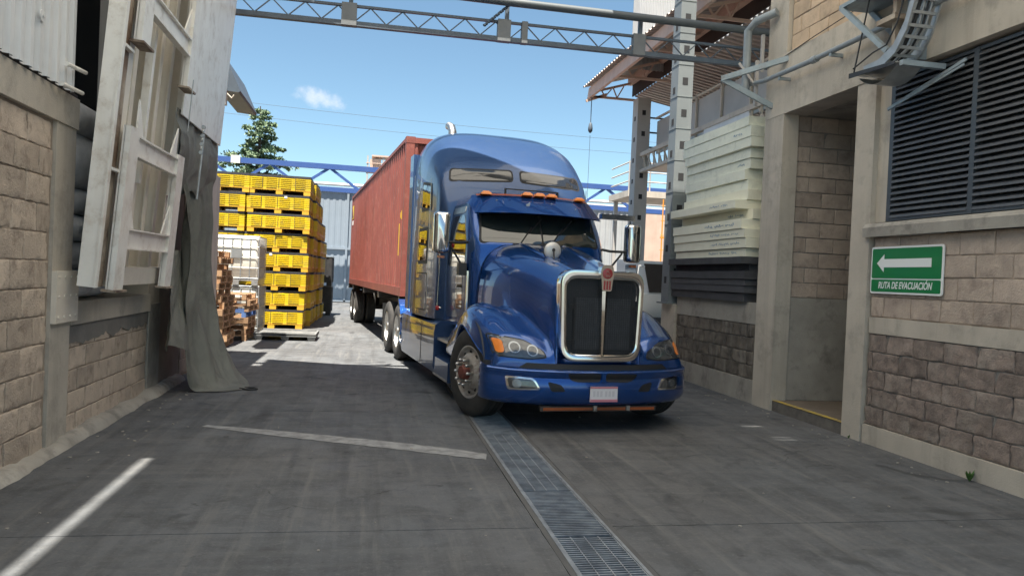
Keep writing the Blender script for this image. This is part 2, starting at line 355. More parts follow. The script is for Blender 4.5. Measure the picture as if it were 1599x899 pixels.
def inst(name, me, parent, loc=(0, 0, 0), rot=(0, 0, 0), scale=(1, 1, 1)):
    ob = bpy.data.objects.new(name, me); COL.objects.link(ob); ob.parent = parent
    o = ORG.get(parent.name, Vector((0, 0, 0))) if parent else Vector((0, 0, 0))
    ob.location = Vector(loc) - o; ob.rotation_euler = rot; ob.scale = scale; return ob
def copy_tree(o, parent=None):
    c = o.copy(); COL.objects.link(c); c.parent = parent
    for ch in o.children: copy_tree(ch, c)
    return c
def struct(o, label=None): o['kind'] = 'structure'; 
def lerp(a, b, t): return a + (b - a) * t
def interp(x, xs, ys):
    if x <= xs[0]: return ys[0]
    for i in range(len(xs) - 1):
        if x <= xs[i + 1]: return lerp(ys[i], ys[i + 1], (x - xs[i]) / (xs[i + 1] - xs[i]))
    return ys[-1]
def sinterp(x, xs, ys):
    """smooth (monotone-ish) interpolation, Catmull-Rom"""
    if x <= xs[0]: return ys[0]
    if x >= xs[-1]: return ys[-1]
    for i in range(len(xs) - 1):
        if x <= xs[i + 1]:
            h = xs[i + 1] - xs[i]; t = (x - xs[i]) / h
            m0 = (ys[i + 1] - ys[i - 1]) / (xs[i + 1] - xs[i - 1]) if i > 0 else (ys[1] - ys[0]) / h
            m1 = (ys[i + 2] - ys[i]) / (xs[i + 2] - xs[i]) if i + 2 < len(xs) else (ys[i + 1] - ys[i]) / h
            return (2 * t**3 - 3 * t**2 + 1) * ys[i] + (t**3 - 2 * t**2 + t) * h * m0 + (-2 * t**3 + 3 * t**2) * ys[i + 1] + (t**3 - t**2) * h * m1
def rpoly(pts, r=.03, n=5):
    """round the corners of a 2-D polygon"""
    out = []; m = len(pts)
    for i in range(m):
        p0, p, p1 = Vector(pts[i - 1]), Vector(pts[i]), Vector(pts[(i + 1) % m])
        a = (p0 - p); b = (p1 - p); k = min(r, a.length * .45, b.length * .45)
        A = p + a.normalized() * k; B = p + b.normalized() * k
        for j in range(n + 1):
            t = j / n; out.append(A * (1 - t)**2 + p * 2 * t * (1 - t) + B * t * t)
        # subdivide the straight run
        C2 = p1 + (p - p1).normalized() * min(r, (p1 - p).length * .45)
        for j in (1, 2, 3): out.append(B.lerp(C2, j / 4))
    return out
def decal(bvh, pts, axis, sgn, off, rings=5, start=4.0, thick=True):
    """patch following a body surface: outline in the plane across `axis`, cast along it"""
    m = MB(); n = len(pts); cx = sum(p[0] for p in pts) / n; cy = sum(p[1] for p in pts) / n
    d = Vector((sgn, 0, 0)) if axis == 'x' else Vector((0, sgn, 0))
    def hit(a, b):
        o = Vector((-sgn * start, a, b)) if axis == 'x' else Vector((a, -sgn * start, b))
        h = bvh.ray_cast(o, d)
        if h[0] is None: return None
        nn = h[1] if h[1].dot(d) < 0 else -h[1]
        return h[0] - d * off
    rows = []
    last = None
    for k in range(rings + 1):
        t = k / rings; row = []
        for p in pts:
            q = hit(cx + (p[0] - cx) * t, cy + (p[1] - cy) * t)
            if q is None: q = last or Vector((0, 0, 0))
            last = q; row.append(q)
        rows.append(row)
    if thick: rows.append([q + d * (off + .012) for q in rows[-1]])
    m.loft(rows, closed=True)
    return m

# ------------------------------------------------------------------ ground: base sheet, cast slabs, drain
g = MB().add([(-400, -400, -.05), (400, -400, -.05), (400, 900, -.05), (-400, 900, -.05)], [(0, 1, 2, 3)]).build('ground', 'ground_joint'); struct(g)
def jit(a, b, amp=.006): return amp * (noise.noise(Vector((a * 1.7, b * 3.1, 4.2))) + .6 * noise.noise(Vector((a * 6.1, b * 3.1, 9.2))))
def slab(x0, x1, y0, y1, gap=.004, name='concrete_slab'):
    """cast slab with slightly broken edges, top at z=0"""
    nx = max(2, int((x1 - x0) / .12)); ny = max(2, int((y1 - y0) / .12)); nx = min(nx, 60); ny = min(ny, 60)
    P = []
    for i in range(nx): x = lerp(x0, x1, i / nx); P.append((x, y0 + gap + jit(x, y0)))
    for i in range(ny): y = lerp(y0, y1, i / ny); P.append((x1 - gap + jit(y, x1), y))
    for i in range(nx): x = lerp(x1, x0, i / nx); P.append((x, y1 - gap + jit(x, y1)))
    for i in range(ny): y = lerp(y1, y0, i / ny); P.append((x0 + gap + jit(y, x0), y))
    m = MB(); m.prism([(a, b, -.05) for a, b in P], (0, 0, .05)); return m.build(name, 'yard_concrete', g, fix=False)
YJ = [-30, -12, -4, 0.6, 4.72, 8.75, 12.95, 17.0, 21.5, 26, 31, 39]
for i in range(len(YJ) - 1):
    a, b = YJ[i], YJ[i + 1]
    if b <= 13 and a >= -4.1:
        slab(-2.6, 1.135, a, b); slab(1.63, 5.4, a, b)
    else:
        slab(-2.6, 1.135, a, b); slab(1.63, 5.4, a, b)
    if b <= -11 or a >= 12.9: slab(-20, -8, a, b); slab(-8, -2.6, a, b); slab(5.4, 12, a, b); slab(12, 22, a, b)
slab(-40, 45, 39, 90); slab(-30, -2.6, -12, 12.95); slab(5.4, 30, -12, 12.95); slab(-60, -20, -12, 39); slab(22, 60, 12.95, 39)

dr = thing('drain_channel', 'steel grated drain channel running along the yard floor', 'drain', (1.38, 0, 0))
m = MB(); m.box(1.135, 1.18, -4, 39, -.045, .002); m.box(1.585, 1.63, -4, 39, -.045, .002); m.build('edge_strip', 'drain_edge', dr)
m = MB(); m.box(1.18, 1.585, -4, 39, -.048, -.044); m.build('channel_bed', 'dark_interior', dr)
m = MB(); m.box(1.172, 1.192, -4, 39, -.04, .006); m.box(1.572, 1.592, -4, 39, -.04, .006); m.build('frame', 'grate_steel', dr)
def grate(rails):
    m = MB(); n = 29
    for k in range(n): y = .015 + k * .0335; m.box(-.188, .188, y, y + .011, -.03, .0)
    for x in rails: m.box(x - .004, x + .004, 0, .985, -.028, .0015)
    return m.mesh('grate', 'grate_steel')
gr1 = grate((-.184, .184)); gr2 = grate((-.184, -.09, 0.0, .09, .184))
for k in range(13):
    q = inst('grate', gr2 if k in (1, 3, 4) else gr1, dr, (1.382, 2.55 + k * 1.0, .002)); q['kind'] = 'stuff'
m = MB()
pts = [(-1.55, 7.88), (-1.0, 7.63), (-.5, 7.40), (-.04, 7.19), (.4, 6.98), (.8, 6.77), (1.08, 6.60)]
o = []
for k, (x, y) in enumerate(pts):
    w = (.08, .19, .24, .26, .27, .26, .22)[k]; o.append(((x + .02, y + w * .5, .004), (x - .02, y - w * .5, .004)))
def stripf(u, v):
    t = u * 6; i = min(5, int(t)); f = t - i
    a = Vector(o[i][0]).lerp(Vector(o[i + 1][0]), f); b = Vector(o[i][1]).lerp(Vector(o[i + 1][1]), f)
    p = a.lerp(b, v); e = .022 * noise.noise(Vector((u * 30, v * 3, 1))) + .012 * noise.noise(Vector((u * 90, v * 3, 1)))
    if v in (0.0, 1.0): p.y += e
    return p
m.grid(stripf, 90, 1); q = m.build('paint_line', 'old_paint', fix=False); struct(q)

# ------------------------------------------------------------------ block wall helper
def block_mesh(L, H, D, amp, mat, seed, nx=14, nz=8, bev=.005):
    m = MB(); rows = []
    def f(u, v):
        y = -L / 2 + L * u; z = -H / 2 + H * v; e = min(u, 1 - u) * L, min(v, 1 - v) * H; edge = min(e)
        x = D - (bev if edge < 1e-6 else 0) + (amp * noise.noise(Vector((y * 14 + seed * 9.1, z * 14, seed))) + amp * .7 * noise.noise(Vector((y * 37 + seed, z * 37, seed * 3.3))))
        j = .004 + .5 * amp
        ch_ = noise.noise(Vector((y * 9 + seed * 3, z * 9, seed * 1.7)))
        if edge < .03 and ch_ > .22: x -= (ch_ - .22) * .035 * (1 - edge / .03)
        if edge < 1e-6: y += j * noise.noise(Vector((y * 30, z * 30, seed + 5))); z += j * noise.noise(Vector((y * 30, z * 30, seed + 8)))
        return (x, y, z)
    us = [0, .012] + [lerp(.012, .988, k / (nx - 2)) for k in range(1, nx - 2)] + [.988, 1]
    vs = [0, .025] + [lerp(.025, .975, k / (nz - 1)) for k in range(1, nz - 1)] + [.975, 1]
    o = 0
    for u in us:
        for v in vs: m.v.append(f(u, v))
    nv = len(vs)
    for i in range(len(us) - 1):
        for j in range(nv - 1): a = i * nv + j; m.f.append((a, a + nv, a + nv + 1, a + 1))
    # skirt back to the mortar
    ring = [i * nv for i in range(len(us))] + [(len(us) - 1) * nv + j for j in range(1, nv)] + [i * nv + nv - 1 for i in range(len(us) - 2, -1, -1)] + [j for j in range(nv - 2, 0, -1)]
    b = len(m.v)
    for r in ring: x, y, z = m.v[r]; m.v.append((0, y, z))
    n = len(ring)
    for k in range(n): m.f.append((ring[k], ring[(k + 1) % n], b + (k + 1) % n, b + k))
    return m.mesh('block', mat, 35)
def blocks(parent, origin, rz, length, z0, z1, ch, bl, mat, amp, D=.022, joint=.011, start=0.0, holes=()):
    """running-bond courses on the face of a wall: local +x out, +y along"""
    n = max(1, round((z1 - z0) / ch)); ch = (z1 - z0) / n
    ms = [block_mesh(bl - joint, ch - joint, D, amp, mat, k + len(MATS) * .1 + z0) for k in range(7)]
    M = Matrix.Rotation(rz, 3, 'Z')
    for c_ in range(n):
        y = -bl * (.5 if (c_ % 2) else 0) - start; z = z0 + ch * (c_ + .5)
        while y < length - .02:
            a, b = max(0, y), min(length, y + bl); y += bl
            if b - a < .05: continue
            if any(h0 < (a + b) / 2 < h1 and g0 < z < g1 for h0, h1, g0, g1 in holes): continue
            p = Vector(origin) + M @ Vector((random.uniform(-.005, .004), (a + b) / 2, 0)); p.z = z
            inst('block', random.choice(ms), parent, p, (random.uniform(-.010, .010), random.uniform(-.012, .012), rz + random.uniform(-.006, .006)), (1, (b - a - joint) / (bl - joint), 1))

def corrugated(p0, du, dv, L, Hh, pitch, depth, nrm, thick=.0):
    """ribbed sheet: ribs run along dv, repeat along du"""
    p0, du, dv, nrm = Vector(p0), Vector(du), Vector(dv), Vector(nrm); m = MB(); n = max(1, int(L / pitch))
    prof = []
    for k in range(n):
        for a, h in ((0, 0), (.42, 0), (.52, 1), (.88, 1)): prof.append(((k + a) * pitch, h * depth))
    prof.append((n * pitch, 0))
    m.loft([[p0 + du * a + nrm * h for a, h in prof], [p0 + du * a + nrm * h + dv * Hh for a, h in prof]])
    return m

# ------------------------------------------------------------------ left factory building
LX = -2.55
lb = thing('factory_building', 'tan concrete block factory building with a loading bay on the left', 'building', (LX, 9, 0))
w = MB(); w.box(LX - .35, LX - .012, 1.0, 6.70, 0, 2.70); wall = w.build('block_wall', 'mortar', lb)
blocks(wall, (LX - .022, 1.5, 0), 0, 5.18, .02, 2.68, .222, .42, 'tan_block', .006, start=.1)
m = MB(); m.box(LX - .35, LX + .035, 1.0, 7.12, 2.70, 2.96); m.build('beam', 'concrete', lb)
m = MB(); m.box(LX - .3, LX + .02, 6.70, 7.11, 0, 2.70); m.build('pilaster', 'concrete', lb)
m = MB(); m.box(LX - .3, LX - .012, 7.11, 9.52, 0, 1.02); w2 = m.build('block_wall', 'mortar', lb)
blocks(w2, (LX - .022, 7.115, 0), 0, 2.40, .03, 1.01, .198, .40, 'tan_block', .0025, start=.13)
m = MB()
def plast(u, v):
    y = 7.115 + 2.39 * u; zt = 1.02; zb = .86 + .07 * noise.noise(Vector((u * 9, 0, 3))) + .04 * noise.noise(Vector((u * 31, 0, 3))) - .08 * max(0, .35 - u)
    return (LX + .008 + .003 * noise.noise(Vector((u * 9, v * 5, 1))), y, lerp(zb, zt, v))
m.grid(plast, 40, 3); m.build('plaster_patch', 'wet_plaster', lb, 60)
m = MB(); m.box(LX - .45, LX + .03, 7.11, 9.52, 1.02, 1.22); m.build('ledge', 'concrete', lb)
m = MB(); m.box(LX - .3, LX + .018, 9.52, 10.0, 0, 1.10); m.build('pilaster', 'concrete_grey', lb)
m = MB(); m.box(LX - .3, LX - .005, 9.52, 10.0, 1.10, 3.2); m.build('pilaster', 'concrete', lb)
m = MB(); m.box(LX - .3, LX - .03, 10.0, 12.62, 0, 5.4); w3 = m.build('block_wall', 'mortar', lb)
blocks(w3, (LX - .035, 11.2, 0), 0, 1.42, .03, 3.0, .21, .40, 'rose_block', .002)
m = MB(); m.box(LX - .4, LX + .03, 12.62, 13.35, 0, 3.05); m.build('pilaster', 'cream_plaster', lb)
m = MB(); m.box(LX - 6, LX - .3, 13.0, 13.3, 0, 5.2); m.build('end_wall', 'cream_plaster', lb)
m = MB(); m.box(LX - .12, LX + .004, 12.72, 13.2, 3.05, 5.3); m.build('end_wall', 'cream_plaster', lb)
# loading bay interior
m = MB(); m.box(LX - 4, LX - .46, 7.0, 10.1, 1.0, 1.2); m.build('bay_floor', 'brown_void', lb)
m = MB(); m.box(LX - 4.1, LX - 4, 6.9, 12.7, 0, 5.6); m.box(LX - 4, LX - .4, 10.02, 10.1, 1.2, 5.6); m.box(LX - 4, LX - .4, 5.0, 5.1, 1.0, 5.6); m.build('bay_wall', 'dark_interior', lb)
m = MB(); m.box(LX - 6, LX - .05, 1.0, 13.0, 5.55, 5.7); m.build('roof', 'roof_sheet', lb)
m = MB(); m.box(LX - .30, LX - .18, 8.52, 8.72, 1.3, 5.5); m.build('post', 'column_pale', lb)
m = MB(); m.box(LX - .10, LX - .03, 7.12, 10, 5.2, 5.4); m.build('lintel', 'cream_steel', lb)
# small steel cover plate on the first pilaster
m = MB(); m.box(LX + .02, LX + .06, 6.70, 7.17, 1.06, 1.49); q = m.build('cover_plate', 'cream_steel', lb)
m = MB()
for y in (6.75, 6.87, 7.0, 7.12):
    for z in (1.11, 1.28, 1.44): m.lathe([(.012, .06), (.012, .066), (.004, .068)], 8, 'x', (LX, y, z))
m.build('bolt', 'cream_steel', q, 40)
# upper corrugated cladding
cl = corrugated((LX + .045, 3.0, 2.97), (0, 1, 0), (0, 0, 1), 4.0, 1.9, .155, .035, (1, 0, 0)).build('cladding', 'white_cladding', lb, 20)
m = MB(); m.box(LX - .02, LX + .04, 2.8, 7.05, 2.962, 2.985); m.build('flashing', 'brown_void', lb)
m = MB(); m.lathe([(.045, 0), (.045, .01), (.012, .012), (.012, .02)], 14, 'x', (LX + .085, 6.18, 3.38)); m.build('washer', 'white_cladding', lb, 40)
# roof eave past the end wall
m = MB(); m.prism([(LX - .5, 14.0, 5.75), (LX - .08, 14.0, 5.22), (LX + .18, 14.0, 4.66), (LX + .15, 14.0, 4.63), (LX - .2, 14.0, 4.66)], (0, 2.0, 0)); ev = m.build('eave', 'truss_grey', lb)
m = MB(); m.box(LX - .2, LX - .05, 13.95, 14.1, 4.40, 4.70); m.tube([(LX - .05, 14.0, 4.6), (LX + .04, 14.0, 4.52), (LX + .08, 14.0, 4.58)], .015); m.build('eave_bracket', 'cream_plaster', ev)
# kerb of broken mortar at the foot of the wall
m = MB()
def kerb(u, v):
    y = 2.0 + 9.0 * u; n_ = noise.noise(Vector((y * 1.6, 2, 7))); n2 = noise.noise(Vector((y * 7, 2, 7)))
    wd_ = .13 + .05 * n_ + .015 * n2; h = max(.0, .085 + .05 * n_ + .02 * n2 - (.03 if y < 6.9 else 0))
    x = [LX - .01, LX + wd_ * .45, LX + wd_ * .8, LX + wd_][int(round(v * 3))]; z = [h, h * .95, h * .55, .0][int(round(v * 3))]
    return (x, y, z + .002)
m.grid(kerb, 160, 3); m.build('kerb', 'concrete_grey', lb, 50)

# sacks stacked in the bay
def sack(loc, L, W, Hh, rz, seed, label, tilt=0):
    m = MB()
    def f(u, v):
        a = 2 * pi * v; t = 2 * u - 1; k = (1 - abs(t)**3.5)**.5 if abs(t) < 1 else 0
        ca, sa = cos(a), sin(a); ca = abs(ca)**.65 * (1 if ca > 0 else -1); sa = abs(sa)**.8 * (1 if sa > 0 else -1)
        p = Vector((t * L / 2, ca * W / 2 * (.35 + .65 * k), sa * Hh / 2 * (.12 + .88 * k) + Hh / 2))
        p += Vector((1, 1, .6)) * .025 * noise.noise(p * 5 + Vector((seed, 0, 0))); return p
    m.grid(f, 18, 20); ob = m.build('sack', 'sack', None, 60)
    ob.location = loc; ob.rotation_euler = (tilt, 0, rz); tag(ob, label, 'sack', 'sacks stacked in the loading bay'); return ob
for k, (z, dx, hh) in enumerate(((1.22, 0, .30), (1.49, .02, .28), (1.74, -.03, .28), (1.99, .01, .27), (2.23, -.02, .55))):
    sack((LX - .36 + dx, 7.98, z), 1.5, .66, hh, pi / 2 + .08 * (-1)**k, k * 3.1, 'white sack in the loading bay, ' + ('lowest of its pile', 'second from the bottom of its pile', 'third from the bottom of its pile', 'fourth from the bottom of its pile', 'plump topmost one of its pile')[k], tilt=.0)
sack((LX - .32, 7.75, 2.74), 1.3, .6, .30, pi / 2, 40, 'beige rolled sack lying on top of the sack pile')

# ------------------------------------------------------------------ raised steel dock ramp
TL = radians(4.1)
rp = thing('dock_ramp', 'raised white steel dock ramp standing on edge with rusty girder', 'ramp', (-2.38, 8.6, 1.37))
EU = Vector((sin(TL), 0, cos(TL))); EN = Vector((cos(TL), 0, -sin(TL))); EO = Vector((-2.38, 0, 1.37))
def rb(m, y0, y1, n0, n1, u0, u1):
    P = [EO + Vector((0, y, 0)) + EN * n + EU * u for u in (u0, u1) for (y, n) in ((y0, n0), (y1, n0), (y1, n1), (y0, n1))]
    return m.add(P, [(0, 3, 2, 1), (4, 5, 6, 7), (0, 1, 5, 4), (1, 2, 6, 5), (2, 3, 7, 6), (3, 0, 4, 7)])
TOP = 4.3
m = MB(); rb(m, 7.34, 9.45, -.17, -.15, .02, TOP); deck = m.build('deck_plate', 'cream_steel', rp)
m = MB(); rb(m, 6.86, 6.885, -.02, .115, .0, TOP); rb(m, 6.84, 6.905, .115, .13, .0, TOP); rb(m, 6.885, 7.05, -.02, -.005, .0, TOP); m.build('edge_girder', 'white_steel', rp)
m = MB(); rb(m, 6.89, 7.14, .075, .09, .0, TOP); m.build('rusty_web', 'rusty_steel', rp)['label'] = 'rust streaked girder web'
m = MB(); rb(m, 7.14, 7.17, -.05, .085, .05, TOP); rb(m, 7.17, 7.30, .06, .08, .05, TOP); m.build('inner_girder', 'cream_steel', rp)
for u in (1.0, 2.05, 3.1, 4.0):
    m = MB(); rb(m, 6.906, 7.14, .091, .135, u, u + .025); m.build('stiffener', 'white_steel', rp)
for y in (7.75, 8.15, 8.55, 8.95, 9.35):
    m = MB(); rb(m, y, y + .02, -.15, -.05, .1, TOP); rb(m, y - .04, y + .06, -.05, -.036, .1, TOP); m.build('deck_rib', 'cream_steel', rp)
m = MB(); rb(m, 7.32, 9.3, -.14, .08, .0, .17); m.build('hinge_beam', 'cream_steel', rp)
for y0 in (8.0, 9.3):
    m = MB(); rb(m, y0, y0 + .07, -.034, .04, 1.0, TOP); m.build('angle_bar', 'white_steel', rp)
def hframe(u0, u1, cross, y0, y1, nm):
    """H-shaped support leg frame hinged under the deck"""
    f = None
    for (ya, yb) in ((y0, y0 + .26), (y1 - .26, y1)):
        m = MB(); rb(m, ya, yb, .17, .19, u0, u1); rb(m, (ya + yb) / 2 - .01, (ya + yb) / 2 + .01, .145, .17, u0, u1); rb(m, ya, ya + .02, .14, .17, u0, u1); rb(m, ya, yb, .125, .145, u0, u1)
        q = m.build('support_leg', 'white_steel', rp); f = f or q
    for u in cross:
        m = MB(); rb(m, y0 + .26, y1 - .26, .145, .158, u, u + .16); rb(m, y0 + .26, y1 - .26, .12, .19, u + .16, u + .175); rb(m, y0 + .26, y1 - .26, .12, .19, u - .015, u); m.build('crossbar', 'white_steel', f)
    for ya in (y0, y1 - .26):
        m = MB(); rb(m, ya - .03, ya + .29, .10, .22, u0 - .02, u0); m.build('foot_plate', 'rusty_steel', f)
    for s_, ya in ((1, y0 + .26), (-1, y1 - .26)):
        for u in cross[:2]:
            m = MB(); P = [EO + Vector((0, ya + s_ * a, 0)) + EN * .145 + EU * (u + b) for a, b in ((0, .18), (.22, .18), (0, .5))]; m.prism(P, EN * .015); m.build('gusset', 'white_steel', f)
    return f
hframe(-.02, 1.42, (.36, 1.20), 7.10, 9.02, 'support_leg_frame')
hframe(2.16, TOP, (2.50, 4.1), 7.10, 9.02, 'support_leg_frame')
m = MB(); rb(m, 9.15, 11.35, .06, .08, 1.92, TOP + .1); m.build('side_panel', 'white_steel', rp)['label'] = 'smooth white side panel'
m = MB(); m.tube([EO + Vector((0, 8.55, 0)) + EN * .3 + EU * u for u in (2.2, 1.65)], .006); m.tube([EO + Vector((0, 8.58, 0)) + EN * .46 + EU * u for u in (1.65, 1.2, .95)], .012)
for k in range(7): m.lathe([(.02, -.008), (.024, 0), (.02, .008)], 8, 'x' if k % 2 else 'y', EO + Vector((0, 8.57, 0)) + EN * .45 + EU * (1.72 - k * .045))
m.build('pull_rod', 'galvanised', rp, 40)
m = MB(); m.tube([(-2.42, 6.95, 3.16), (-2.42, 6.55, 3.13)], .018); m.tube([(-2.43, 6.92, 2.98), (-2.43, 6.50, 2.96)], .018); m.build('pin', 'white_steel', rp, 40)

# ------------------------------------------------------------------ tarpaulin hanging at the corner
tp = thing('tarpaulin', 'grey green tarpaulin hanging beside the dock ramp and trailing on the floor', 'tarpaulin', (-2.3, 10.6, 0))
zz = [3.3, 2.7, 2.2, 1.6, 1.1, .6, .2, .03, .012]
Lx = [-2.33, -2.32, -2.31, -2.30, -2.28, -2.25, -2.20, -2.13, -2.02]; Ly = [9.3, 9.6, 9.85, 9.9, 9.8, 9.8, 9.85, 9.92, 9.95]
Rx = [-2.30, -2.29, -2.28, -2.27, -2.20, -2.02, -1.78, -1.58, -1.50]; Ry = [11.5, 11.4, 11.35, 11.3, 11.25, 11.1, 10.9, 10.7, 10.3]
def tarp(u, v):
    s = u * 8; i = min(7, int(s)); idx = list(range(9))
    lx = sinterp(s, idx, Lx); ly = sinterp(s, idx, Ly); rx = sinterp(s, idx, Rx); ry = sinterp(s, idx, Ry); z = sinterp(s, idx, zz)
    amp = interp(u, [0, .2, .45, .8, 1], [.02, .07, .10, .05, .0])
    fo = sin(v * 15 + 1.3 * sin(u * 5) + 2.2 * u) * .6 + .6 * noise.noise(Vector((v * 5, u * 2.2, 3)))
    rid = lambda a_, b_, c_: .5 - abs(noise.noise(Vector((a_, b_, c_))))
    x = lerp(lx, rx, v) + amp * fo + .07 * rid(v * 6 + u * 1.5, u * 2.5, 3.3) * (1 - u**5) + .03 * rid(v * 13 - u * 4, u * 9, 8.1) * (1 - u**5) + .03 * noise.noise(Vector((v * 7, u * 7, 1))) + .05 * (.35 - abs(noise.noise(Vector((v * 4 + u * 3, u * 3.5, 7))))) * (1 - u**4); y = lerp(ly, ry, v) + amp * .5 * cos(v * 15 + u * 3)
    bul = sin(pi * v) * interp(u, [0, .6, .85, 1], [0, 0, .05, .12]); x += bul * .3; y -= bul
    return (max(x, LX + .06), y, max(.008, z + .01 * noise.noise(Vector((v * 12, u * 12, 5))) if u < .9 else max(.008, z)))
m = MB(); m.grid(tarp, 130, 110); sheet = m.build('sheet', 'tarpaulin', tp, 80)
def flap(u, v):
    z = lerp(1.75, .60 + .05 * sin(v * 6), u); y = lerp(lerp(9.75, 8.95, u**.7), lerp(10.25, 9.95, u), v)
    x = -2.36 + .06 * u * sin(v * 7 + u * 3) + .15 * u + .015 * noise.noise(Vector((v * 9, u * 9, 2))) + .04 * (.5 - abs(noise.noise(Vector((v * 5, u * 3, 4))))); return (x, y, z)
m = MB(); m.grid(flap, 50, 40); m.build('flap', 'tarpaulin', tp, 80)
def apron(u, v):
    y = lerp(9.05, 11.25, v); z = lerp(3.34, 2.60 - .16 * sin(pi * v) + .06 * sin(v * 17), u); b = sin(pi * u) * .07
    return (-2.22 + b + .035 * sin(v * 11 + u * 2) * u - .06 * u + .05 * (.5 - abs(noise.noise(Vector((v * 5 + u, u * 3, 6))))), y, z)
m = MB(); m.grid(apron, 40, 60); m.build('apron', 'tarpaulin', tp, 80)
m = MB(); m.tube([(-1.60, 10.25, .012), (-1.48, 10.15, .012), (-1.38, 10.22, .012), (-1.43, 10.33, .012), (-1.55, 10.33, .012)], .012); m.build('tie_rope', 'cable_dark', tp, 60)

# ------------------------------------------------------------------ right building
RX = 5.30
rbld = thing('works_building', 'block and concrete works building with louvred window on the right', 'building', (RX, 7, 0))
def RB(*a): return MB().box(*a)
RB(RX - .03, RX + .3, 1, 7.27, 0, .20).build('plinth', 'concrete', rbld)
w = RB(RX + .012, RX + .3, 1, 7.27, .20, 1.18).build('block_wall', 'mortar_grey', rbld)
blocks(w, (RX + .024, 7.27, 0), pi, 5.6, .205, 1.175, .196, .40, 'split_block', .010, D=.03, start=.12)
RB(RX - .012, RX + .3, 1, 7.27, 1.18, 1.35).build('band', 'concrete', rbld)
w = RB(RX + .012, RX + .3, 1, 7.27, 1.35, 2.20).build('block_wall', 'mortar', rbld)
blocks(w, (RX + .024, 7.27, 0), pi, 5.6, 1.355, 2.195, .21, .40, 'rose_block', .005, start=.2)
m = MB(); m.prism([(RX + .1, 1, 2.22), (RX - .09, 1, 2.2), (RX - .10, 1, 2.30), (RX - .06, 1, 2.345), (RX + .1, 1, 2.36)], (0, 6.34, 0)); m.build('window_sill', 'concrete_grey', rbld)
RB(RX - .04, RX + .3, 7.30, 7.62, 0, 3.905).build('pillar', 'concrete', rbld)
RB(RX + .02, RX + .3, 7.13, 7.30, 2.36, 3.905).build('window_jamb', 'concrete', rbld)
RB(RX - .055, RX + .3, 1, 9.62, 3.905, 4.70).build('lintel_beam', 'concrete', rbld)
w = RB(RX + .012, RX + .3, 1, 9.12, 4.70, 6.6).build('block_wall', 'mortar', rbld)
blocks(w, (RX + .024, 9.12, 0), pi, 5.0, 4.705, 6.4, .21, .40, 'buff_block', .003)
m = MB(); m.prism([(RX - .05, 9.14, 0), (RX - .05, 9.62, 0), (RX + .17, 9.62, 0), (RX + .17, 9.14, 0)], (0, 0, 6.6)); m.build('pillar', 'concrete', rbld)
# passage behind the pillars
w = RB(RX + .1, RX + 2.6, 9.18, 9.45, 1.5, 3.95).build('block_wall', 'mortar_grey', rbld)
blocks(w, (RX + .175, 9.19, 0), -pi / 2, 2.3, 1.5, 3.9, .20, .40, 'rose_block', .003)
RB(RX + .1, RX + 2.6, 9.155, 9.45, .14, 1.5).build('plaster_dado', 'concrete_grey', rbld)
RB(RX + 2.4, RX + 2.6, 7.4, 9.5, 0, 3.95).build('passage_wall', 'dark_interior', rbld)
RB(RX + .3, RX + 2.6, 7.35, 7.6, 0, 3.95).build('passage_wall', 'concrete_grey', rbld)
RB(RX - .02, RX + 2.6, 7.6, 9.6, 3.92, 4.1).build('passage_ceiling', 'concrete_grey', rbld)
RB(RX + .05, RX + 2.5, 7.62, 9.17, .0, .135).build('passage_floor', 'step_floor', rbld)
st = RB(RX - .02, RX + .05, 7.62, 9.14, .0, .13).build('door_step', 'dark_step', rbld)
m = MB()
m.grid(lambda u, v: (lerp(RX - .026, RX + .055, v), lerp(7.62, 9.14, u), .1385 + .002 * noise.noise(Vector((u * 30, v, 0)))), 40, 1); m.build('yellow_edge', 'yellow_paint', st)
RB(RX + .6, RX + 6, 1, 9.5, 6.6, 6.8).build('roof', 'concrete_grey', rbld)
RB(RX + .9, RX + 1.0, 1, 7.3, 2.2, 4.0).build('room_wall', 'dark_interior', rbld)
# louvred window
lf = MB()
LY0, LY1, LZ0, LZ1 = 3.9, 7.13, 2.365, 3.87
lf.box(RX + .02, RX + .10, 7.07, 7.13, LZ0, LZ1); lf.box(RX + .02, RX + .10, 5.97, 6.03, LZ0, LZ1); lf.box(RX + .02, RX + .10, LY0 - .06, LY0, LZ0, LZ1); lf.box(RX + .02, RX + .1, 4.93, 4.99, LZ0, LZ1); lf.box(RX + .02, RX + .1, 2.74, 2.8, LZ0, LZ1); lf.box(RX + .02, RX + .1, 1.0, 1.7, LZ0, LZ1)
lf.box(RX + .025, RX + .095, 1.7, 7.07, LZ1 - .03, LZ1); lf.box(RX + .025, RX + .095, 1.7, 7.07, LZ0, LZ0 + .035)
win = lf.build('louvred_window', 'louvre_frame', rbld)
def slat_mesh(L):
    m = MB(); P = [(-.005, 0, -.012), (.004, 0, .012), (.066, 0, .052), (.078, 0, .050), (.074, 0, .043), (.010, 0, -.002), (.004, 0, -.014)]
    m.prism(P, (0, L, 0)); return m.mesh('slat', 'louvre')
for (a, b) in ((6.03, 7.07), (4.99, 5.97), (3.9, 4.93), (2.8, 3.84), (1.7, 2.74)):
    sm = slat_mesh(b - a)
    for k in range(24):
        z = LZ0 + .045 + k * .0605
        inst('slat', sm, win, (RX + .018 + random.uniform(-.002, .002), a, z), (random.uniform(-.002, .002), random.uniform(-.03, .03), 0))
RB(RX + .12, RX + .14, 1.0, 7.1, LZ0, LZ1).build('backing', 'dark_interior', win)
m = MB(); m.bar((RX + .0, 6.10, 3.79), (RX - .13, 6.98, 3.50), .018, .03); m.bar((RX - .02, 6.10, 3.74), (RX - .15, 6.80, 3.52), .012, .02); m.build('stay_bar', 'bluegrey_steel', win)

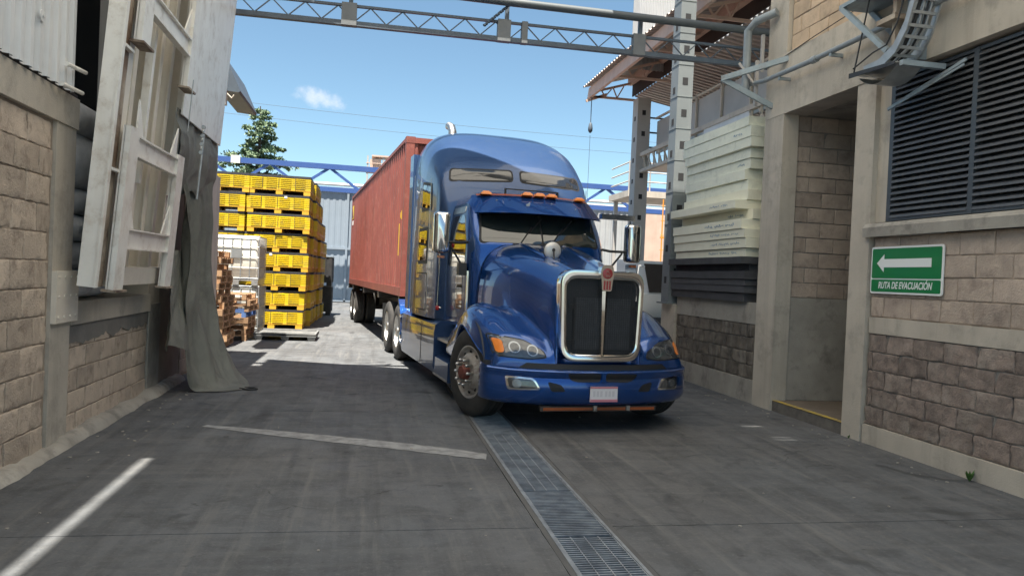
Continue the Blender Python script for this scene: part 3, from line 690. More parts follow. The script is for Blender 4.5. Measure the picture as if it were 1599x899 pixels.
# low wall carrying the foam boards
RB(RX - .03, RX + .4, 9.62, 12.45, 0, .32).build('plinth', 'concrete_grey', rbld)
w = RB(RX + .012, RX + .4, 9.62, 12.45, .32, 1.10).build('block_wall', 'mortar_grey', rbld)
blocks(w, (RX + .024, 12.44, 0), pi, 2.82, .325, 1.095, .192, .40, 'dark_block', .012, D=.03, start=.1)
RB(RX - .01, RX + 1.6, 9.62, 12.45, 1.10, 1.40).build('coping', 'concrete_grey', rbld)
m = MB(); m.prism([(RX - .05, 12.45, 0), (RX + .5, 12.45, 0), (RX + .5, 13.05, 0), (RX - .05, 13.05, 0)], (0, 0, 1.26)); m.build('pier', 'concrete', rbld)

# ------------------------------------------------------------------ evacuation sign
sg = thing('evacuation_sign', 'green evacuation route sign with white arrow on the block wall', 'sign', (RX - .03, 6.745, 1.85))
SX = RX - .022
def sq(y0, y1, z0, z1, x, r=.012): return [(x, p[0], p[1]) for p in rpoly([(y0, z0), (y1, z0), (y1, z1), (y0, z1)], r)]
MB().prism(sq(6.225, 7.265, 1.605, 2.095, SX, .03), (.012, 0, 0)).build('board', 'sign_board', sg)
MB().prism(sq(6.245, 7.245, 1.765, 2.075, SX - .003, .02), (.002, 0, 0)).build('arrow_field', 'sign_green', sg)
MB().prism(sq(6.245, 7.245, 1.625, 1.752, SX - .003, .02), (.002, 0, 0)).build('text_field', 'sign_green', sg)
ar = [(7.165, 1.922), (7.055, 2.015), (7.055, 1.965), (6.375, 1.965), (6.375, 1.879), (7.055, 1.879), (7.055, 1.829)]
MB().prism([(SX - .006, a, b) for a, b in ar], (.002, 0, 0)).build('arrow', 'sign_white', sg)
def text_obj(txt, size, mat, parent, name, origin, xdir, ydir, width=None, bold=.0, shear=.0):
    cu = bpy.data.curves.new('tmp', 'FONT'); cu.body = txt; cu.size = size; cu.offset = bold; cu.shear = shear; cu.align_x = 'CENTER'; cu.align_y = 'CENTER'; cu.extrude = .0006
    ob = bpy.data.objects.new('tmp', cu); COL.objects.link(ob); bpy.context.view_layer.update()
    me0 = ob.evaluated_get(bpy.context.evaluated_depsgraph_get()).to_mesh()
    vs = [v.co.copy() for v in me0.vertices]; fs = [tuple(p.vertices) for p in me0.polygons]; bpy.data.objects.remove(ob)
    w = max(v.x for v in vs) - min(v.x for v in vs); k = width / w if width else 1
    xd, yd = Vector(xdir), Vector(ydir); zd = xd.cross(yd); m = MB()
    m.add([Vector(origin) + xd * v.x * k + yd * v.y + zd * v.z for v in vs], fs)
    return m.build(name, mat, parent, fix=False)
text_obj('RUTA DE EVACUACIÓN', .098, 'sign_white', sg, 'lettering', (SX - .0045, 6.745, 1.690), (0, -1, 0), (0, 0, 1), .78, .0022, .22)

# ------------------------------------------------------------------ cable tray, brackets and pipes on the right wall
ct = thing('cable_tray', 'galvanised ladder cable tray curving down the concrete beam above the louvres', 'cable tray', (4.95, 6.5, 4.0))
path = [(6.02, 5.6), (6.08, 5.2), (6.16, 4.75), (6.25, 4.35), (6.34, 4.12), (6.48, 3.95), (6.68, 3.86), (6.92, 3.85)]
for x in (4.84, 5.12):
    m = MB()
    m.loft([[(x + a, y + b * .35, z + b) for a, b in ((-.008, -.045), (.008, -.045), (.008, .045), (-.008, .045))] for y, z in path], True, True, True); m.build('rail', 'galvanised', ct)
for t in range(15):
    s = t * .48 + .1; i = min(6, int(s)); f = s - i; y = lerp(path[i][0], path[i + 1][0], f); z = lerp(path[i][1], path[i + 1][1], f)
    MB().bar((4.845, y, z), (5.115, y, z), .03, .012, (0, 1, 0)).build('rung', 'galvanised', ct)
for k, (dx, r) in enumerate(((.06, .014), (.10, .018), (.15, .014), (.19, .012), (.22, .014))):
    m = MB(); m.tube([(4.84 + dx, y + .03 + .012 * sin(i * 2 + k), z + .012) for i, (y, z) in enumerate(path)] + [(4.86 + dx, 7.05, 3.87 + .01 * k)], r, 7); m.build('cable', 'cable_dark' if k % 2 else 'galvanised', ct, 60)
m = MB(); m.tube([(4.80, y + .07, z + .05) for y, z in path[:6]] + [(4.80, 6.75, 3.98), (4.80, 7.05, 3.90)], .008, 6); m.build('cable', 'cable_dark', ct, 60)
sh = thing('tray_shelf', 'bent steel shelf under the foot of the cable tray', 'bracket', (4.95, 6.7, 3.8))
MB().prism([(4.80, 7.08, 3.84), (4.80, 6.42, 3.80), (5.15, 6.42, 3.80), (5.15, 7.08, 3.84)], (0, 0, .012)).build('plate', 'galvanised', sh)
MB().prism([(4.785, 7.10, 3.81), (4.785, 6.40, 3.775), (4.785, 6.40, 3.805), (4.785, 7.10, 3.86)], (.008, 0, 0)).build('lip', 'black_metal', sh)
m = MB(); m.grid(lambda u, v: (lerp(4.85, 5.12, v), lerp(7.02, 6.45, u), 3.80 - .12 * sin(pi * u)**.8), 16, 1); m.build('belly_pan', 'galvanised', sh, 60)
MB().bar((5.28, 6.35, 3.78), (4.82, 6.35, 3.78), .05, .05).build('arm', 'bluegrey_steel', sh); MB().bar((4.82, 7.07, 3.85), (4.95, 6.98, 4.9), .012, .012).build('hanger_rod', 'cable_dark', sh)
br = thing('wall_bracket', 'blue grey steel bracket shelf on the beam left of the cable tray', 'bracket', (5.1, 7.0, 4.5))
m = MB(); m.box(4.82, 5.24, 6.25, 7.38, 4.62, 4.66); m.build('shelf', 'bluegrey_steel', br)
m = MB(); m.bar((4.84, 7.36, 4.63), (4.90, 6.66, 3.98), .05, .05); m.bar((5.20, 7.36, 4.63), (5.20, 6.66, 3.98), .05, .05); m.build('brace', 'bluegrey_steel', br)
m = MB(); m.box(5.14, 5.245, 6.55, 6.72, 3.9, 4.62); m.build('back_post', 'bluegrey_steel', br)
m = MB(); m.box(4.93, 5.245, 6.62, 6.9, 4.30, 4.35); m.box(5.0, 5.05, 6.7, 6.75, 4.05, 4.62); m.build('pipe_clamp', 'rusty_steel', br)
pp = thing('conduit_pipe', 'grey conduit pipe running along the concrete beam', 'pipe', (5.1, 8, 4.35))
m = MB(); m.tube([(5.08, 10.15, 4.48), (5.08, 9.4, 4.38), (5.10, 8.4, 4.36), (5.10, 4.0, 4.34)], .032, 10); m.build('pipe', 'pipe_grey', pp, 50)
m = MB(); m.lathe([(.032, -.05), (.044, -.05), (.044, .05), (.032, .05)], 12, 'y', (5.10, 8.25, 4.357)); m.build('coupling', 'pipe_grey', pp, 40)
for y in (9.0, 7.9): MB().box(5.08, 5.25, y, y + .03, 4.30, 4.34).build('support', 'bluegrey_steel', pp)
wr = MB(); wr.tube([(5.235, 9.6, 4.62), (5.235, 8.5, 4.72), (5.235, 7.6, 4.78), (5.235, 6.8, 4.84)], .006, 5); q = wr.build('wall_wire', 'cable_dark'); tag(q, 'thin dark wire strung along the upper block wall', 'wire')
rk = thing('pipe_rack', 'grey steel pipe rack bracket fixed to the tall concrete pillar', 'bracket', (5.1, 9.5, 4.3))
m = MB(); m.bar((5.26, 9.1, 4.62), (4.58, 9.62, 4.42), .05, .07); m.bar((4.58, 9.62, 4.42), (5.26, 9.45, 4.06), .05, .07); m.build('arm', 'bluegrey_steel', rk)
m = MB(); m.tube([(5.0, 9.75, 4.32), (5.0, 9.75, 5.15), (5.04, 9.6, 5.24), (5.2, 9.35, 5.3)], .055, 12); m.build('riser_pipe', 'pipe_grey', rk, 50)
m = MB(); m.bar((5.10, 9.64, 4.1), (5.10, 9.64, 4.72), .04, .04); m.bar((4.86, 9.70, 4.68), (5.10, 9.64, 4.36), .03, .03); m.bar((5.2, 9.7, 4.6), (5.2, 9.7, 5.1), .04, .04); m.build('strut', 'column_pale', rk)

# ------------------------------------------------------------------ foam boards on the low wall
def board(x0, x1, y0, y1, z0, z1, mat, label, group, seed, scrib=0, rot=0.0):
    m = MB(); a = .003
    cx, cy = (x0 + x1) / 2, (y0 + y1) / 2
    def ring(z, ins):
        pts = []
        for (xa, ya, xb, yb) in ((x0, y0, x1, y0), (x1, y0, x1, y1), (x1, y1, x0, y1), (x0, y1, x0, y0)):
            n = 12
            for k in range(n):
                t = k / n; x = lerp(xa, xb, t); y = lerp(ya, yb, t)
                d = Vector((x - cx, y - cy)); e = ins + .003 * noise.noise(Vector((x * 3 + seed, y * 3, z * 9)))
                pts.append((x - math.copysign(e, d.x) , y - math.copysign(e, d.y), z + .005 * noise.noise(Vector((x * 1.1, y * 1.1, seed)))))
        return pts
    m.loft([ring(z0, a), ring(z0 + a, 0), ring((z0 + z1) / 2, .002), ring(z1 - a, 0), ring(z1, a)], True, True, True)
    ob = m.build('foam_board', mat, None, 12); tag(ob, label, 'foam board', group)
    if scrib:
        s = MB(); random.seed(seed * 11 + 3)
        y = y0 + random.uniform(.15, .3); zc = (z0 + z1) / 2
        for w_ in range(scrib):
            n = random.randint(3, 6)
            for k in range(n):
                h = (z1 - z0) * random.uniform(.10, .22)
                s.tube([(x0 - .003, y, zc - h * random.random()), (x0 - .003, y + .022, zc + h * random.random()), (x0 - .003, y + .04, zc - h * random.random())], .0028, 4); y += .055
            y += .05
        q = s.build('marker_scribble', 'ink_blue', ob); q['kind'] = 'stuff'
    return ob
nth = ['first', 'second', 'third', 'fourth', 'fifth', 'sixth', 'seventh', 'eighth', 'ninth', 'tenth', 'eleventh', 'twelfth', 'thirteenth', 'fourteenth', 'fifteenth']
z = 1.402
for k, (t, dx, dy) in enumerate(((.125, .06, .06), (.105, .03, .0), (.09, .02, -.02), (.12, .0, -.05), (.10, .12, .05), (.105, -.04, -.02))):
    board(5.16 + dx, 6.4, 9.88 + dy, 12.52 + dy * .5, z, z + t - .004, 'foam_dark', f'charcoal foam board, {nth[k]} from the bottom of the stack on the low wall', 'dark foam boards', 20 + k); z += t
for k, (t, dx, dy, sc_) in enumerate(((.125, .05, .02, 3), (.145, .02, -.04, 3), (.13, .0, -.02, 3), (.145, -.02, .04, 3), (.15, .14, .02, 2), (.13, -.08, .15, 2))):
    board(5.18 + dx, 6.4, 9.95 + dy, 12.46, z, z + t - .004, 'foam_cream', f'cream foam board with marker notes, {nth[k]} above the charcoal boards', 'cream foam boards', 40 + k, sc_); z += t
for k, (t, dx, dy) in enumerate(((.155, .10, .12), (.14, .12, .17), (.155, .08, .20), (.15, .12, .12), (.145, .10, .10), (.14, .05, .0), (.16, .04, .0), (.14, .03, .06))):
    board(5.18 + dx, 6.4, 9.95 + dy, 12.32 - (k % 3) * .04, z, z + t - .004, 'foam_pale' if k else 'foam_cream', f'pale green foam board, {nth[7 - k]} from the top of the tall stack', 'pale foam boards', 60 + k, 1 if k in (3, 6) else 0); z += t

# ------------------------------------------------------------------ perforated steel columns
def column(x, y, z0, z1, w, d, mat, label):
    t = thing('steel_column', label, 'column', (x, y, z0))
    MB().box(x - w / 2, x + w / 2, y - d / 2, y + d / 2, z0, z1).build('shaft', mat, t)
    z = z0 + .35; k = 0
    while z < z1 - .1:
        for (fx, fy) in ((0, 1), (1, 0)):
            zz_ = z + (.0 if fx else .14)
            if fy: m = RB(x - .055, x + .045, y - d / 2 - .003, y - d / 2 + .05, zz_, zz_ + .13)
            else: m = RB(x - w / 2 - .003, x - w / 2 + .05, y - .05, y + .05, zz_, zz_ + .12)
            m.build('slot', 'dark_interior', t)
        if k % 1 == 0:
            m = RB(x - w / 2 - .006, x + w / 2 + .006, y - d / 2 - .006, y + d / 2 + .006, z - .07, z - .064); m.build('splice_line', mat, t)
        z += .56; k += 1
    MB().box(x - w / 2 - .06, x + w / 2 + .06, y - d / 2 - .06, y + d / 2 + .06, z0 - .012, z0 + .015).build('base_plate', mat, t)
    return t
column(5.32, 12.76, 1.272, 7.6, .28, .32, 'column_grey', 'grey slotted steel column standing on the concrete pier')
column(7.02, 19.5, 0.0, 6.55, .36, .40, 'column_pale', 'pale slotted steel column under the far end of the shed roof')

# ------------------------------------------------------------------ shed roof over the lane
rf = thing('shed_roof', 'corrugated shed roof with peach steel fascia jutting over the lane', 'roof', (7, 15, 6.7))
Y0r, Y1r = 10.2, 20.3
MB().prism([(5.70, Y0r, 6.62), (5.76, Y0r, 6.60), (5.80, Y0r, 6.92), (5.74, Y0r, 6.93)], (0, Y1r - Y0r, 0)).build('fascia', 'peach_steel', rf)
corrugated((5.6, Y0r, 6.95), (0, 1, 0), Vector((1.42, 0, .40)).normalized(), Y1r - Y0r + .1, 1.5, .2, .035, (0, 0, 1)).build('outer_sheet', 'roof_sheet', rf, 20)
MB().prism([(6.86, Y0r, 7.10), (6.98, Y0r, 7.10), (6.98, Y0r, 7.34), (6.86, Y0r, 7.32)], (0, Y1r - Y0r, 0)).build('purlin', 'peach_steel', rf)
MB().prism([(7.0, Y0r, 6.80), (7.03, Y0r, 6.80), (7.03, Y0r, 7.3), (7.0, Y0r, 7.3)], (0, Y1r - Y0r, 0)).build('gap_shade_face', 'brown_void', rf)  # dark plate painted as the shaded void between purlin and inner sheet
corrugated((7.05, Y0r, 6.78), (0, 1, 0), Vector((2.4, 0, -.42)).normalized(), Y1r - Y0r, 5.0, .2, .04, (0, 0, 1)).build('inner_sheet', 'roof_sheet', rf, 20)
for k, y in enumerate((11.2, 13.4, 15.6, 17.9, 20.1)):
    m = MB(); m.bar((5.78, y, 6.66), (7.2, y, 6.66), .05, .06); m.bar((5.8, y, 6.78), (6.9, y, 7.12), .05, .06)
    for a in (6.15, 6.5): m.bar((a, y, 6.68), (a + .18, y, 6.68 + .12 + (a - 5.8) * .3), .03, .03); m.bar((a, y, 6.68), (a - .14, y, 6.84 + (a - 5.8) * .2), .03, .03)
    m.build('rafter_truss', 'peach_steel', rf)
m = MB(); m.tube([(5.72, 19.9, 6.6), (5.72, 19.9, 5.9)], .012); m.lathe([(.02, 5.62), (.06, 5.67), (.065, 5.74), (.045, 5.86), (.02, 5.9)], 12, 'z', (5.72, 19.9, 0)); m.tube([(5.72, 19.9, 5.55), (5.72, 19.9, 3.0)], .006); m.build('hoist_hook', 'truss_grey', rf, 50)
m = MB(); m.bar((5.62, 20.1, 6.52), (6.2, 20.1, 6.75), .05, .07); m.build('hoist_arm', 'peach_steel', rf)

# mezzanine edge behind the boards
mz = thing('mezzanine', 'cream steel lattice edge beam and parapet behind the foam boards', 'platform', (7, 15, 4.6))
m = MB(); m.box(6.95, 7.05, 11, 19.3, 4.98, 5.08); m.box(6.95, 7.05, 11, 19.3, 4.55, 4.63); m.build('chord', 'cream_plaster', mz)
y = 11.0; k = 0
while y < 19.1:
    if int((y - 11) / 2.1) % 3 != 2: MB().bar((7.0, y, 4.62), (7.0, y + (.0 if k % 2 else .3), 5.0), .04, .03).build('web', 'cream_plaster', mz)
    else: pass
    y += .18; k += 1
MB().box(6.97, 7.03, 13.4, 15.4, 4.63, 4.98).build('web_plate', 'white_cladding', mz)
MB().box(7.4, 7.44, 11, 19.3, 5.08, 5.95).build('parapet', 'column_pale', mz)
m = MB()
for y in (11.5, 12.8, 14.1, 15.4, 16.7, 18.0): m.box(7.34, 7.39, y, y + .05, 5.08, 6.1)
m.box(7.34, 7.385, 11, 19.3, 6.0, 6.05); m.build('rail_frame', 'cream_plaster', mz)
m = MB()
for z in (5.3, 5.7, 6.1): m.tube([(7.1, 19.6, z), (9.4, 19.6, z)], .025, 6)
for x in (8.1, 8.3): m.tube([(x, 19.6, 5.0), (x, 19.6, 6.3)], .02, 6)
m.build('end_railing', 'truss_grey', mz, 50)
MB().box(7.05, 12, 11, 19.3, 4.6, 4.66).build('deck', 'cream_steel', mz)
MB().box(11.9, 12, 10, 19.5, 0, 6.2).build('back_wall', 'concrete_grey', mz)
# tall clad block behind the roof
tb = thing('roof_monitor', 'white ribbed metal clad box rising above the shed roof', 'building', (7.5, 18, 7.0))
corrugated((6.34, 18, 6.9), (1, 0, 0), (0, 0, 1), 4, 4, .09, .02, (0, -1, 0)).build('front_cladding', 'monitor_cladding', tb, 20)
corrugated((6.34, 18, 6.9), (0, 1, 0), (0, 0, 1), .6, 4, .09, .02, (-1, 0, 0)).build('side_cladding', 'monitor_cladding', tb, 20)

# ------------------------------------------------------------------ overhead lattice girder and pipe
ot = thing('lattice_girder', 'slim grey lattice girder crossing overhead between the buildings', 'girder', (2, 11.5, 5.4))
m = MB(); m.bar((-2.6, 11.5, 5.235), (6.6, 11.5, 5.235), .09, .07); m.build('lower_chord', 'truss_grey', ot)
m = MB(); m.bar((-2.6, 11.5, 5.50), (6.6, 11.5, 5.50), .05, .035); m.build('upper_chord', 'truss_grey', ot)
x = -2.5; k = 0
while x < 6.3:
    a, b = (5.27, 5.49) if k % 2 else (5.49, 5.27); MB().bar((x, 11.5, a), (x + .235, 11.5, b), .016, .016).build('web', 'truss_grey', ot); x += .235; k += 1
for x, w_ in ((-.46, .22), (1.86, .20), (2.18, .09), (4.03, .20)):
    MB().box(x - w_ / 2, x + w_ / 2, 11.44, 11.56, 5.20, 5.53).build('gusset_box', 'gusset_grey', ot)
for x in (-.44, 1.9, 4.05): MB().box(x - .03, x + .03, 11.47, 11.53, 5.53, 5.76 if x > 0 else 6.2).build('hanger', 'truss_grey', ot)
ov = MB(); ov.tube([(-1.0, 11.35, 5.79), (2, 11.35, 5.76), (6.35, 11.35, 5.74)], .062, 12); q = ov.build('overhead_pipe', 'pipe_shade_grey', None, 60); tag(q, 'long grey pipe hung above the overhead lattice girder', 'pipe')
ch = MB()
for k in range(26):
    t = k / 25; p = Vector((1.55, 11.42, 5.40)).lerp(Vector((2.3, 11.42, 6.1)), t)
    ch.lathe([(.014, -.02), (.028, -.006), (.028, .006), (.014, .02)], 8, 'x' if k % 2 else 'z', p)
q = ch.build('hanging_chain', 'truss_grey', None, 50); tag(q, 'dark chain looped from the pipe to the lattice girder', 'chain')

# ------------------------------------------------------------------ yard canopy above the camera side of the lane (unseen; throws the lane into shade, slits let sun streaks through)
cp = thing('yard_canopy', 'unseen translucent canopy roof over the near part of the lane', 'roof', (1, 6, 8))
def edgeY(x): return 11.31 - .373 * (x + 2.86)
def cpanel(x0, x1, y0, y1=None):
    P = [(x0, y0, 8.0), (x1, y0, 8.0), (x1, edgeY(x1) if y1 is None else y1, 8.0), (x0, edgeY(x0) if y1 is None else y1, 8.0)]
    return MB().add(P, [(0, 1, 2, 3)]).build('canopy_sheet', 'fibreglass_sheet', cp)
CY = .2
for y in (.5, 4.75, 8.0): MB().box(-5.5, 8.0, y - .05, y + .05, 8.02, 8.16).build('purlin', 'truss_grey', cp)
for x in (-5.4, 7.9):
    for y in (.5, 8.0): MB().box(x - .1, x + .1, y - .1, y + .1, 5.7 if x < 0 else 6.8, 8.02).build('post', 'truss_grey', cp)
cpanel(-3.8, -2.845, CY, 10.35)
for a, b in ((4.21, 6.55), (6.68, 6.74), (6.80, 10.35)): cpanel(-2.845, -2.78, a, b)
cpanel(-2.78, 3.22, CY)
for a, b in ((CY, 4.80), (4.815, 5.0), (5.012, 5.12), (5.13, 5.72), (5.74, 11.2)): cpanel(3.22, 3.46, a, b)
cpanel(3.46, 5.6, CY, 11.2)

# ------------------------------------------------------------------ yellow folding bins
BW, BD, BH = 1.58, 1.18, .50
def bin_parts():
    m = MB(); n = 6; h = .285 / n
    for k in range(n):
        z = .15 + k * h
        m.box(-BW / 2, BW / 2, -BD / 2, BD / 2, z, z + h * .74); m.box(-BW / 2 + .03, BW / 2 - .03, -BD / 2 + .03, BD / 2 - .03, z + h * .74, z + h)
        for q in range(4):                                            # moulded stepped bars on the long face
            x = -BW / 2 + .10 + q * .36; m.box(x, x + .26, -BD / 2 - .012, -BD / 2, z + h * (.15 + .2 * (q % 2)), z + h * (.55 + .2 * (q % 2)))
        for q in range(3):
            y = -BD / 2 + .10 + q * .36; m.box(BW / 2, BW / 2 + .012, y, y + .26, z + h * .2, z + h * .6)
    body = m.mesh('body', 'yellow_plastic', fix=False)
    m = MB()
    m.box(-BW / 2, BW / 2, -BD / 2, BD / 2, .105, .149)
    for x in (-BW / 2 + .09, 0, BW / 2 - .09):
        for y in (-BD / 2 + .09, 0, BD / 2 - .09): m.box(x - .085, x + .085, y - .085, y + .085, 0, .105)
    base = m.mesh('base', 'amber_plastic', fix=False)
    m = MB(); m.box(-BW / 2 + .005, BW / 2 - .005, -BD / 2 + .005, BD / 2 - .005, .437, .497); lid = m.mesh('lid', 'black_plastic', fix=False)
    m = MB()
    for x in (-.02, .40, -.42): m.box(x - .004, x + .004, -BD / 2 - .015, -BD / 2 - .008, .15, .435)
    for y in (-.3, .3): m.box(BW / 2 + .013, BW / 2 + .016, y - .004, y + .004, .15, .435)
    seam = m.mesh('seam', 'black_plastic', fix=False)
    m = MB(); m.box(-.035, .035, -BD / 2 - .016, -BD / 2 - .012, .40, .46); tg = m.mesh('label_card', 'chip_white', fix=False)
    return body, base, lid, seam, tg
BP = bin_parts()
def put_bin(x, y, z, rz, label, group, card=False):
    t = thing('folded_bin', label, 'bin', (x, y, z), 0, group); t.rotation_euler = (0, 0, rz)
    for n_, me in zip(('body', 'base', 'lid', 'seam'), BP):
        o_ = bpy.data.objects.new(n_, me); COL.objects.link(o_); o_.parent = t
        if n_ == 'seam': o_['kind'] = 'stuff'
    if card:
        o_ = bpy.data.objects.new('label_card', BP[4]); COL.objects.link(o_); o_.parent = t; o_.location = (random.uniform(-.3, .3), 0, 0)
random.seed(21)
stacks = [(-2.40, 21.1, 8, 'the stack nearest the lane'), (-4.02, 21.1, 8, 'the stack behind the white pilaster'), (-2.40, 22.34, 8, 'the second stack back along the lane'),
          (-2.40, 23.58, 8, 'the third stack back along the lane'), (-2.36, 24.82, 6, 'the fourth stack back along the lane'), (-2.34, 26.06, 5, 'the fifth stack back along the lane')]
for si, (x, y, n, nm) in enumerate(stacks):
    for k in range(n):
        dx = (.12, .09, .05, .03, .02, 0, -.02, -.05)[k] * -.5 + random.uniform(-.05, .05) + (.05 if si > 1 else 0)
        pos = 'topmost of ' if k == n - 1 else ('lowest of ' if k == 0 else f'{nth[k]} from the ground in ')
        put_bin(x + dx, y + random.uniform(-.03, .03), k * BH, random.uniform(-.025, .025), 'yellow folded bin, ' + pos + nm, 'stacked yellow bins', card=random.random() < .3)
# black bins standing behind the yellow ones
for k in range(2):
    t = thing('black_bin', 'black plastic bin beyond the yellow stacks, ' + ('upper' if k else 'lower') + ' of two', 'bin', (-2.05, 27.5, k * 1.02), 0, 'black bins')
    m = MB(); m.box(-.75, .75, -.5, .5, .12, 1.0)
    for q in range(6): m.box(.75, .765, -.45 + q * .16, -.37 + q * .16, .15, .97)
    for q in range(8): m.box(-.7 + q * .19, -.6 + q * .19, -.515, -.5, .15, .97)
    m.build('body', 'black_plastic', t, shift=False)
    m = MB()
    for x in (-.65, 0, .65): m.box(x - .08, x + .08, -.48, .48, 0, .12)
    m.build('foot', 'black_plastic', t, shift=False)
    m = MB(); m.box(-.77, .77, -.52, .52, 1.0, 1.018); m.build('lid', 'grey_plastic', t, shift=False)

# ------------------------------------------------------------------ caged liquid totes
def tote(loc, mat, label):
    t = thing('liquid_tote', label, 'tote', loc, 0, 'caged liquid totes'); W, D, H0, H1 = 1.0, 1.15, .16, 1.13
    m = MB(); rows = []
    for z, ins in ((H0, .05), (H0 + .04, .02), ((H0 + H1) / 2, .016), (H1 - .06, .02), (H1 - .01, .06)):
        rows.append([(p[0], p[1], z) for p in rpoly([(-W / 2 + ins, -D / 2 + ins), (W / 2 - ins, -D / 2 + ins), (W / 2 - ins, D / 2 - ins), (-W / 2 + ins, D / 2 - ins)], .08)])
    m.loft(rows, True, True, True); m.lathe([(.12, H1 - .01), (.12, H1 + .02), (.10, H1 + .03)], 16, 'z'); m.build('tank', mat, t, 40, shift=False)
    m = MB(); r = .011
    for k in range(6):
        x = -W / 2 + k * W / 5
        m.tube([(x, -D / 2, H0 - .02), (x, -D / 2, H1)], r, 6); m.tube([(x, D / 2, H0 - .02), (x, D / 2, H1)], r, 6)
    for k in range(1, 6):
        y = -D / 2 + k * D / 6
        m.tube([(-W / 2, y, H0 - .02), (-W / 2, y, H1)], r, 6); m.tube([(W / 2, y, H0 - .02), (W / 2, y, H1)], r, 6)
    for k in range(5):
        z = H0 + .0 + k * (H1 - H0) / 4
        m.tube([(-W / 2, -D / 2, z), (W / 2, -D / 2, z), (W / 2, D / 2, z), (-W / 2, D / 2, z), (-W / 2, -D / 2, z)], r, 6)
    m.build('cage', 'galvanised', t, 50, shift=False)
    m = MB()
    for x in (-.42, 0, .42): m.box(x - .07, x + .07, -D / 2, D / 2, 0, .10)
    m.box(-W / 2, W / 2, -D / 2, D / 2, .10, .135); m.build('pallet_base', 'galvanised', t, shift=False)
    m = MB(); m.box(-.12, .12, -D / 2 - .02, -D / 2 - .012, .62, .82); m.build('label_panel', 'galvanised', t, shift=False)
tote((-3.03, 18.95, 0), 'tank_old', 'lower of two caged totes, dull grey tank behind the pallets')
tote((-3.05, 18.93, 1.152), 'tank_white', 'upper of two caged totes, bright white tank on the grey one')

# ------------------------------------------------------------------ wooden pallets
PW, PD = 1.0, 1.2
pb = MB().box(-PW / 2, PW / 2, -.05, .05, 0, .02).mesh('deck_board', 'pallet_wood'); pbb = MB().box(-PW / 2, PW / 2, -.05, .05, 0, .02).mesh('deck_board', 'blue_wood')
ps = MB().box(-.045, .045, -PD / 2, PD / 2, 0, .02).mesh('runner', 'pallet_wood'); psb = MB().box(-.045, .045, -PD / 2, PD / 2, 0, .02).mesh('runner', 'blue_wood')
pk = MB().box(-.045, .045, -.06, .06, 0, .082).mesh('spacer_block', 'pallet_wood'); pkb = MB().box(-.045, .045, -.06, .06, 0, .082).mesh('spacer_block', 'blue_wood')
def pallet(x, y, z, rz, label, group, blue=False):
    t = thing('wooden_pallet', label, 'pallet', (x, y, z), 0, group); t.rotation_euler = (0, 0, rz)
    A, B, C_ = (pbb, psb, pkb) if blue else (pb, ps, pk)
    def put(n_, me, l): o_ = bpy.data.objects.new(n_, me); COL.objects.link(o_); o_.parent = t; o_.location = l
    for x_ in (-.455, 0, .455):
        put('runner', B, (x_, 0, 0))
        for y_ in (-.54, 0, .54): put('spacer_block', C_, (x_, y_, .02))
    for k in range(6): put('deck_board', A, (0, -.55 + k * .22, .1022))
random.seed(5)
for k in range(15):
    pallet(-3.28 + random.uniform(-.05, .05) + (.05 if k < 8 else -.07), 15.85 + random.uniform(-.05, .05), k * .1245, random.uniform(-.05, .05), f'worn wooden pallet, {nth[k]} from the ground in the tall stack by the white pilaster', 'pallets in the tall stack')
for k in range(8):
    pallet(-3.02 + random.uniform(-.03, .05), 17.45 + random.uniform(-.04, .04), k * .1245, random.uniform(-.04, .04), ('blue painted pallet within the short pallet stack' if k == 4 else f'wooden pallet, {nth[k]} from the ground in the short stack before the totes'), 'pallets in the short stack', k == 4)
# grey plastic pallet lying on the sunny floor
t = thing('plastic_pallet', 'grey plastic pallet lying flat on the sunlit floor', 'pallet', (-1.78, 17.72, 0))
m = MB(); m.box(-.66, .66, -.55, .55, .115, .135); m.build('deck', 'grey_plastic', t, shift=False)
m = MB()
for a in ((-.66, .66, -.55, -.51), (-.66, .66, .51, .55), (-.66, -.62, -.51, .51), (.62, .66, -.51, .51)): m.box(*a, .09, .165)
for k in range(5): m.box(-.60, .60, -.45 + k * .2, -.35 + k * .2, .135, .141)
m.build('rim', 'grey_plastic', t, shift=False)
for x in (-.56, 0, .56):
    for y in (-.46, 0, .46):
        m = MB(); m.loft([[(x + a * s, y + b * s, z) for a, b in ((-.09, -.08), (.09, -.08), (.09, .08), (-.09, .08))] for z, s in ((0, .75), (.09, 1), (.115, 1))], True, True, True); m.build('foot', 'grey_plastic', t, shift=False)

# ------------------------------------------------------------------ gate, gantry, tree, far things
gt = thing('yard_gate', 'tall pale blue sheet metal gate closing the far end of the yard', 'gate', (-1, 38, 0))
for k in range(6):
    corrugated((-9.9 + k * 2.9, 38, .08), (1, 0, 0), (0, 0, 1), 2.905, 5.3, .2905, .014, (0, -1, 0)).build('panel', 'gate_blue', gt, 20)
m = MB()
for x in (-7.0, -4.1, -1.2, 1.7, 4.6): m.box(x - .05, x + .05, 37.9, 37.99, .06, 5.4)
m.box(-9.9, 7.4, 37.90, 37.98, 5.38, 5.48); m.box(-9.9, 7.4, 37.90, 37.98, .05, .13); m.box(-9.9, 7.4, 37.91, 37.98, 2.6, 2.7); m.build('frame', 'gate_blue', gt)
m = MB(); m.box(-12, 22, 37.85, 38.2, 5.5, 5.62); m.tube([(-12, 37.9, 5.75), (22, 37.9, 5.75)], .08, 8); m.build('top_rail', 'white_cladding', gt, 50)
corrugated((7.5, 38, .0), (1, 0, 0), (0, 0, 1), 14, 5.4, .3, .05, (0, -1, 0)).build('fixed_panel', 'monitor_cladding', gt, 20)
gn = thing('blue_gantry', 'blue steel lattice gantry beam spanning above the gate', 'gantry', (0, 36.5, 6))
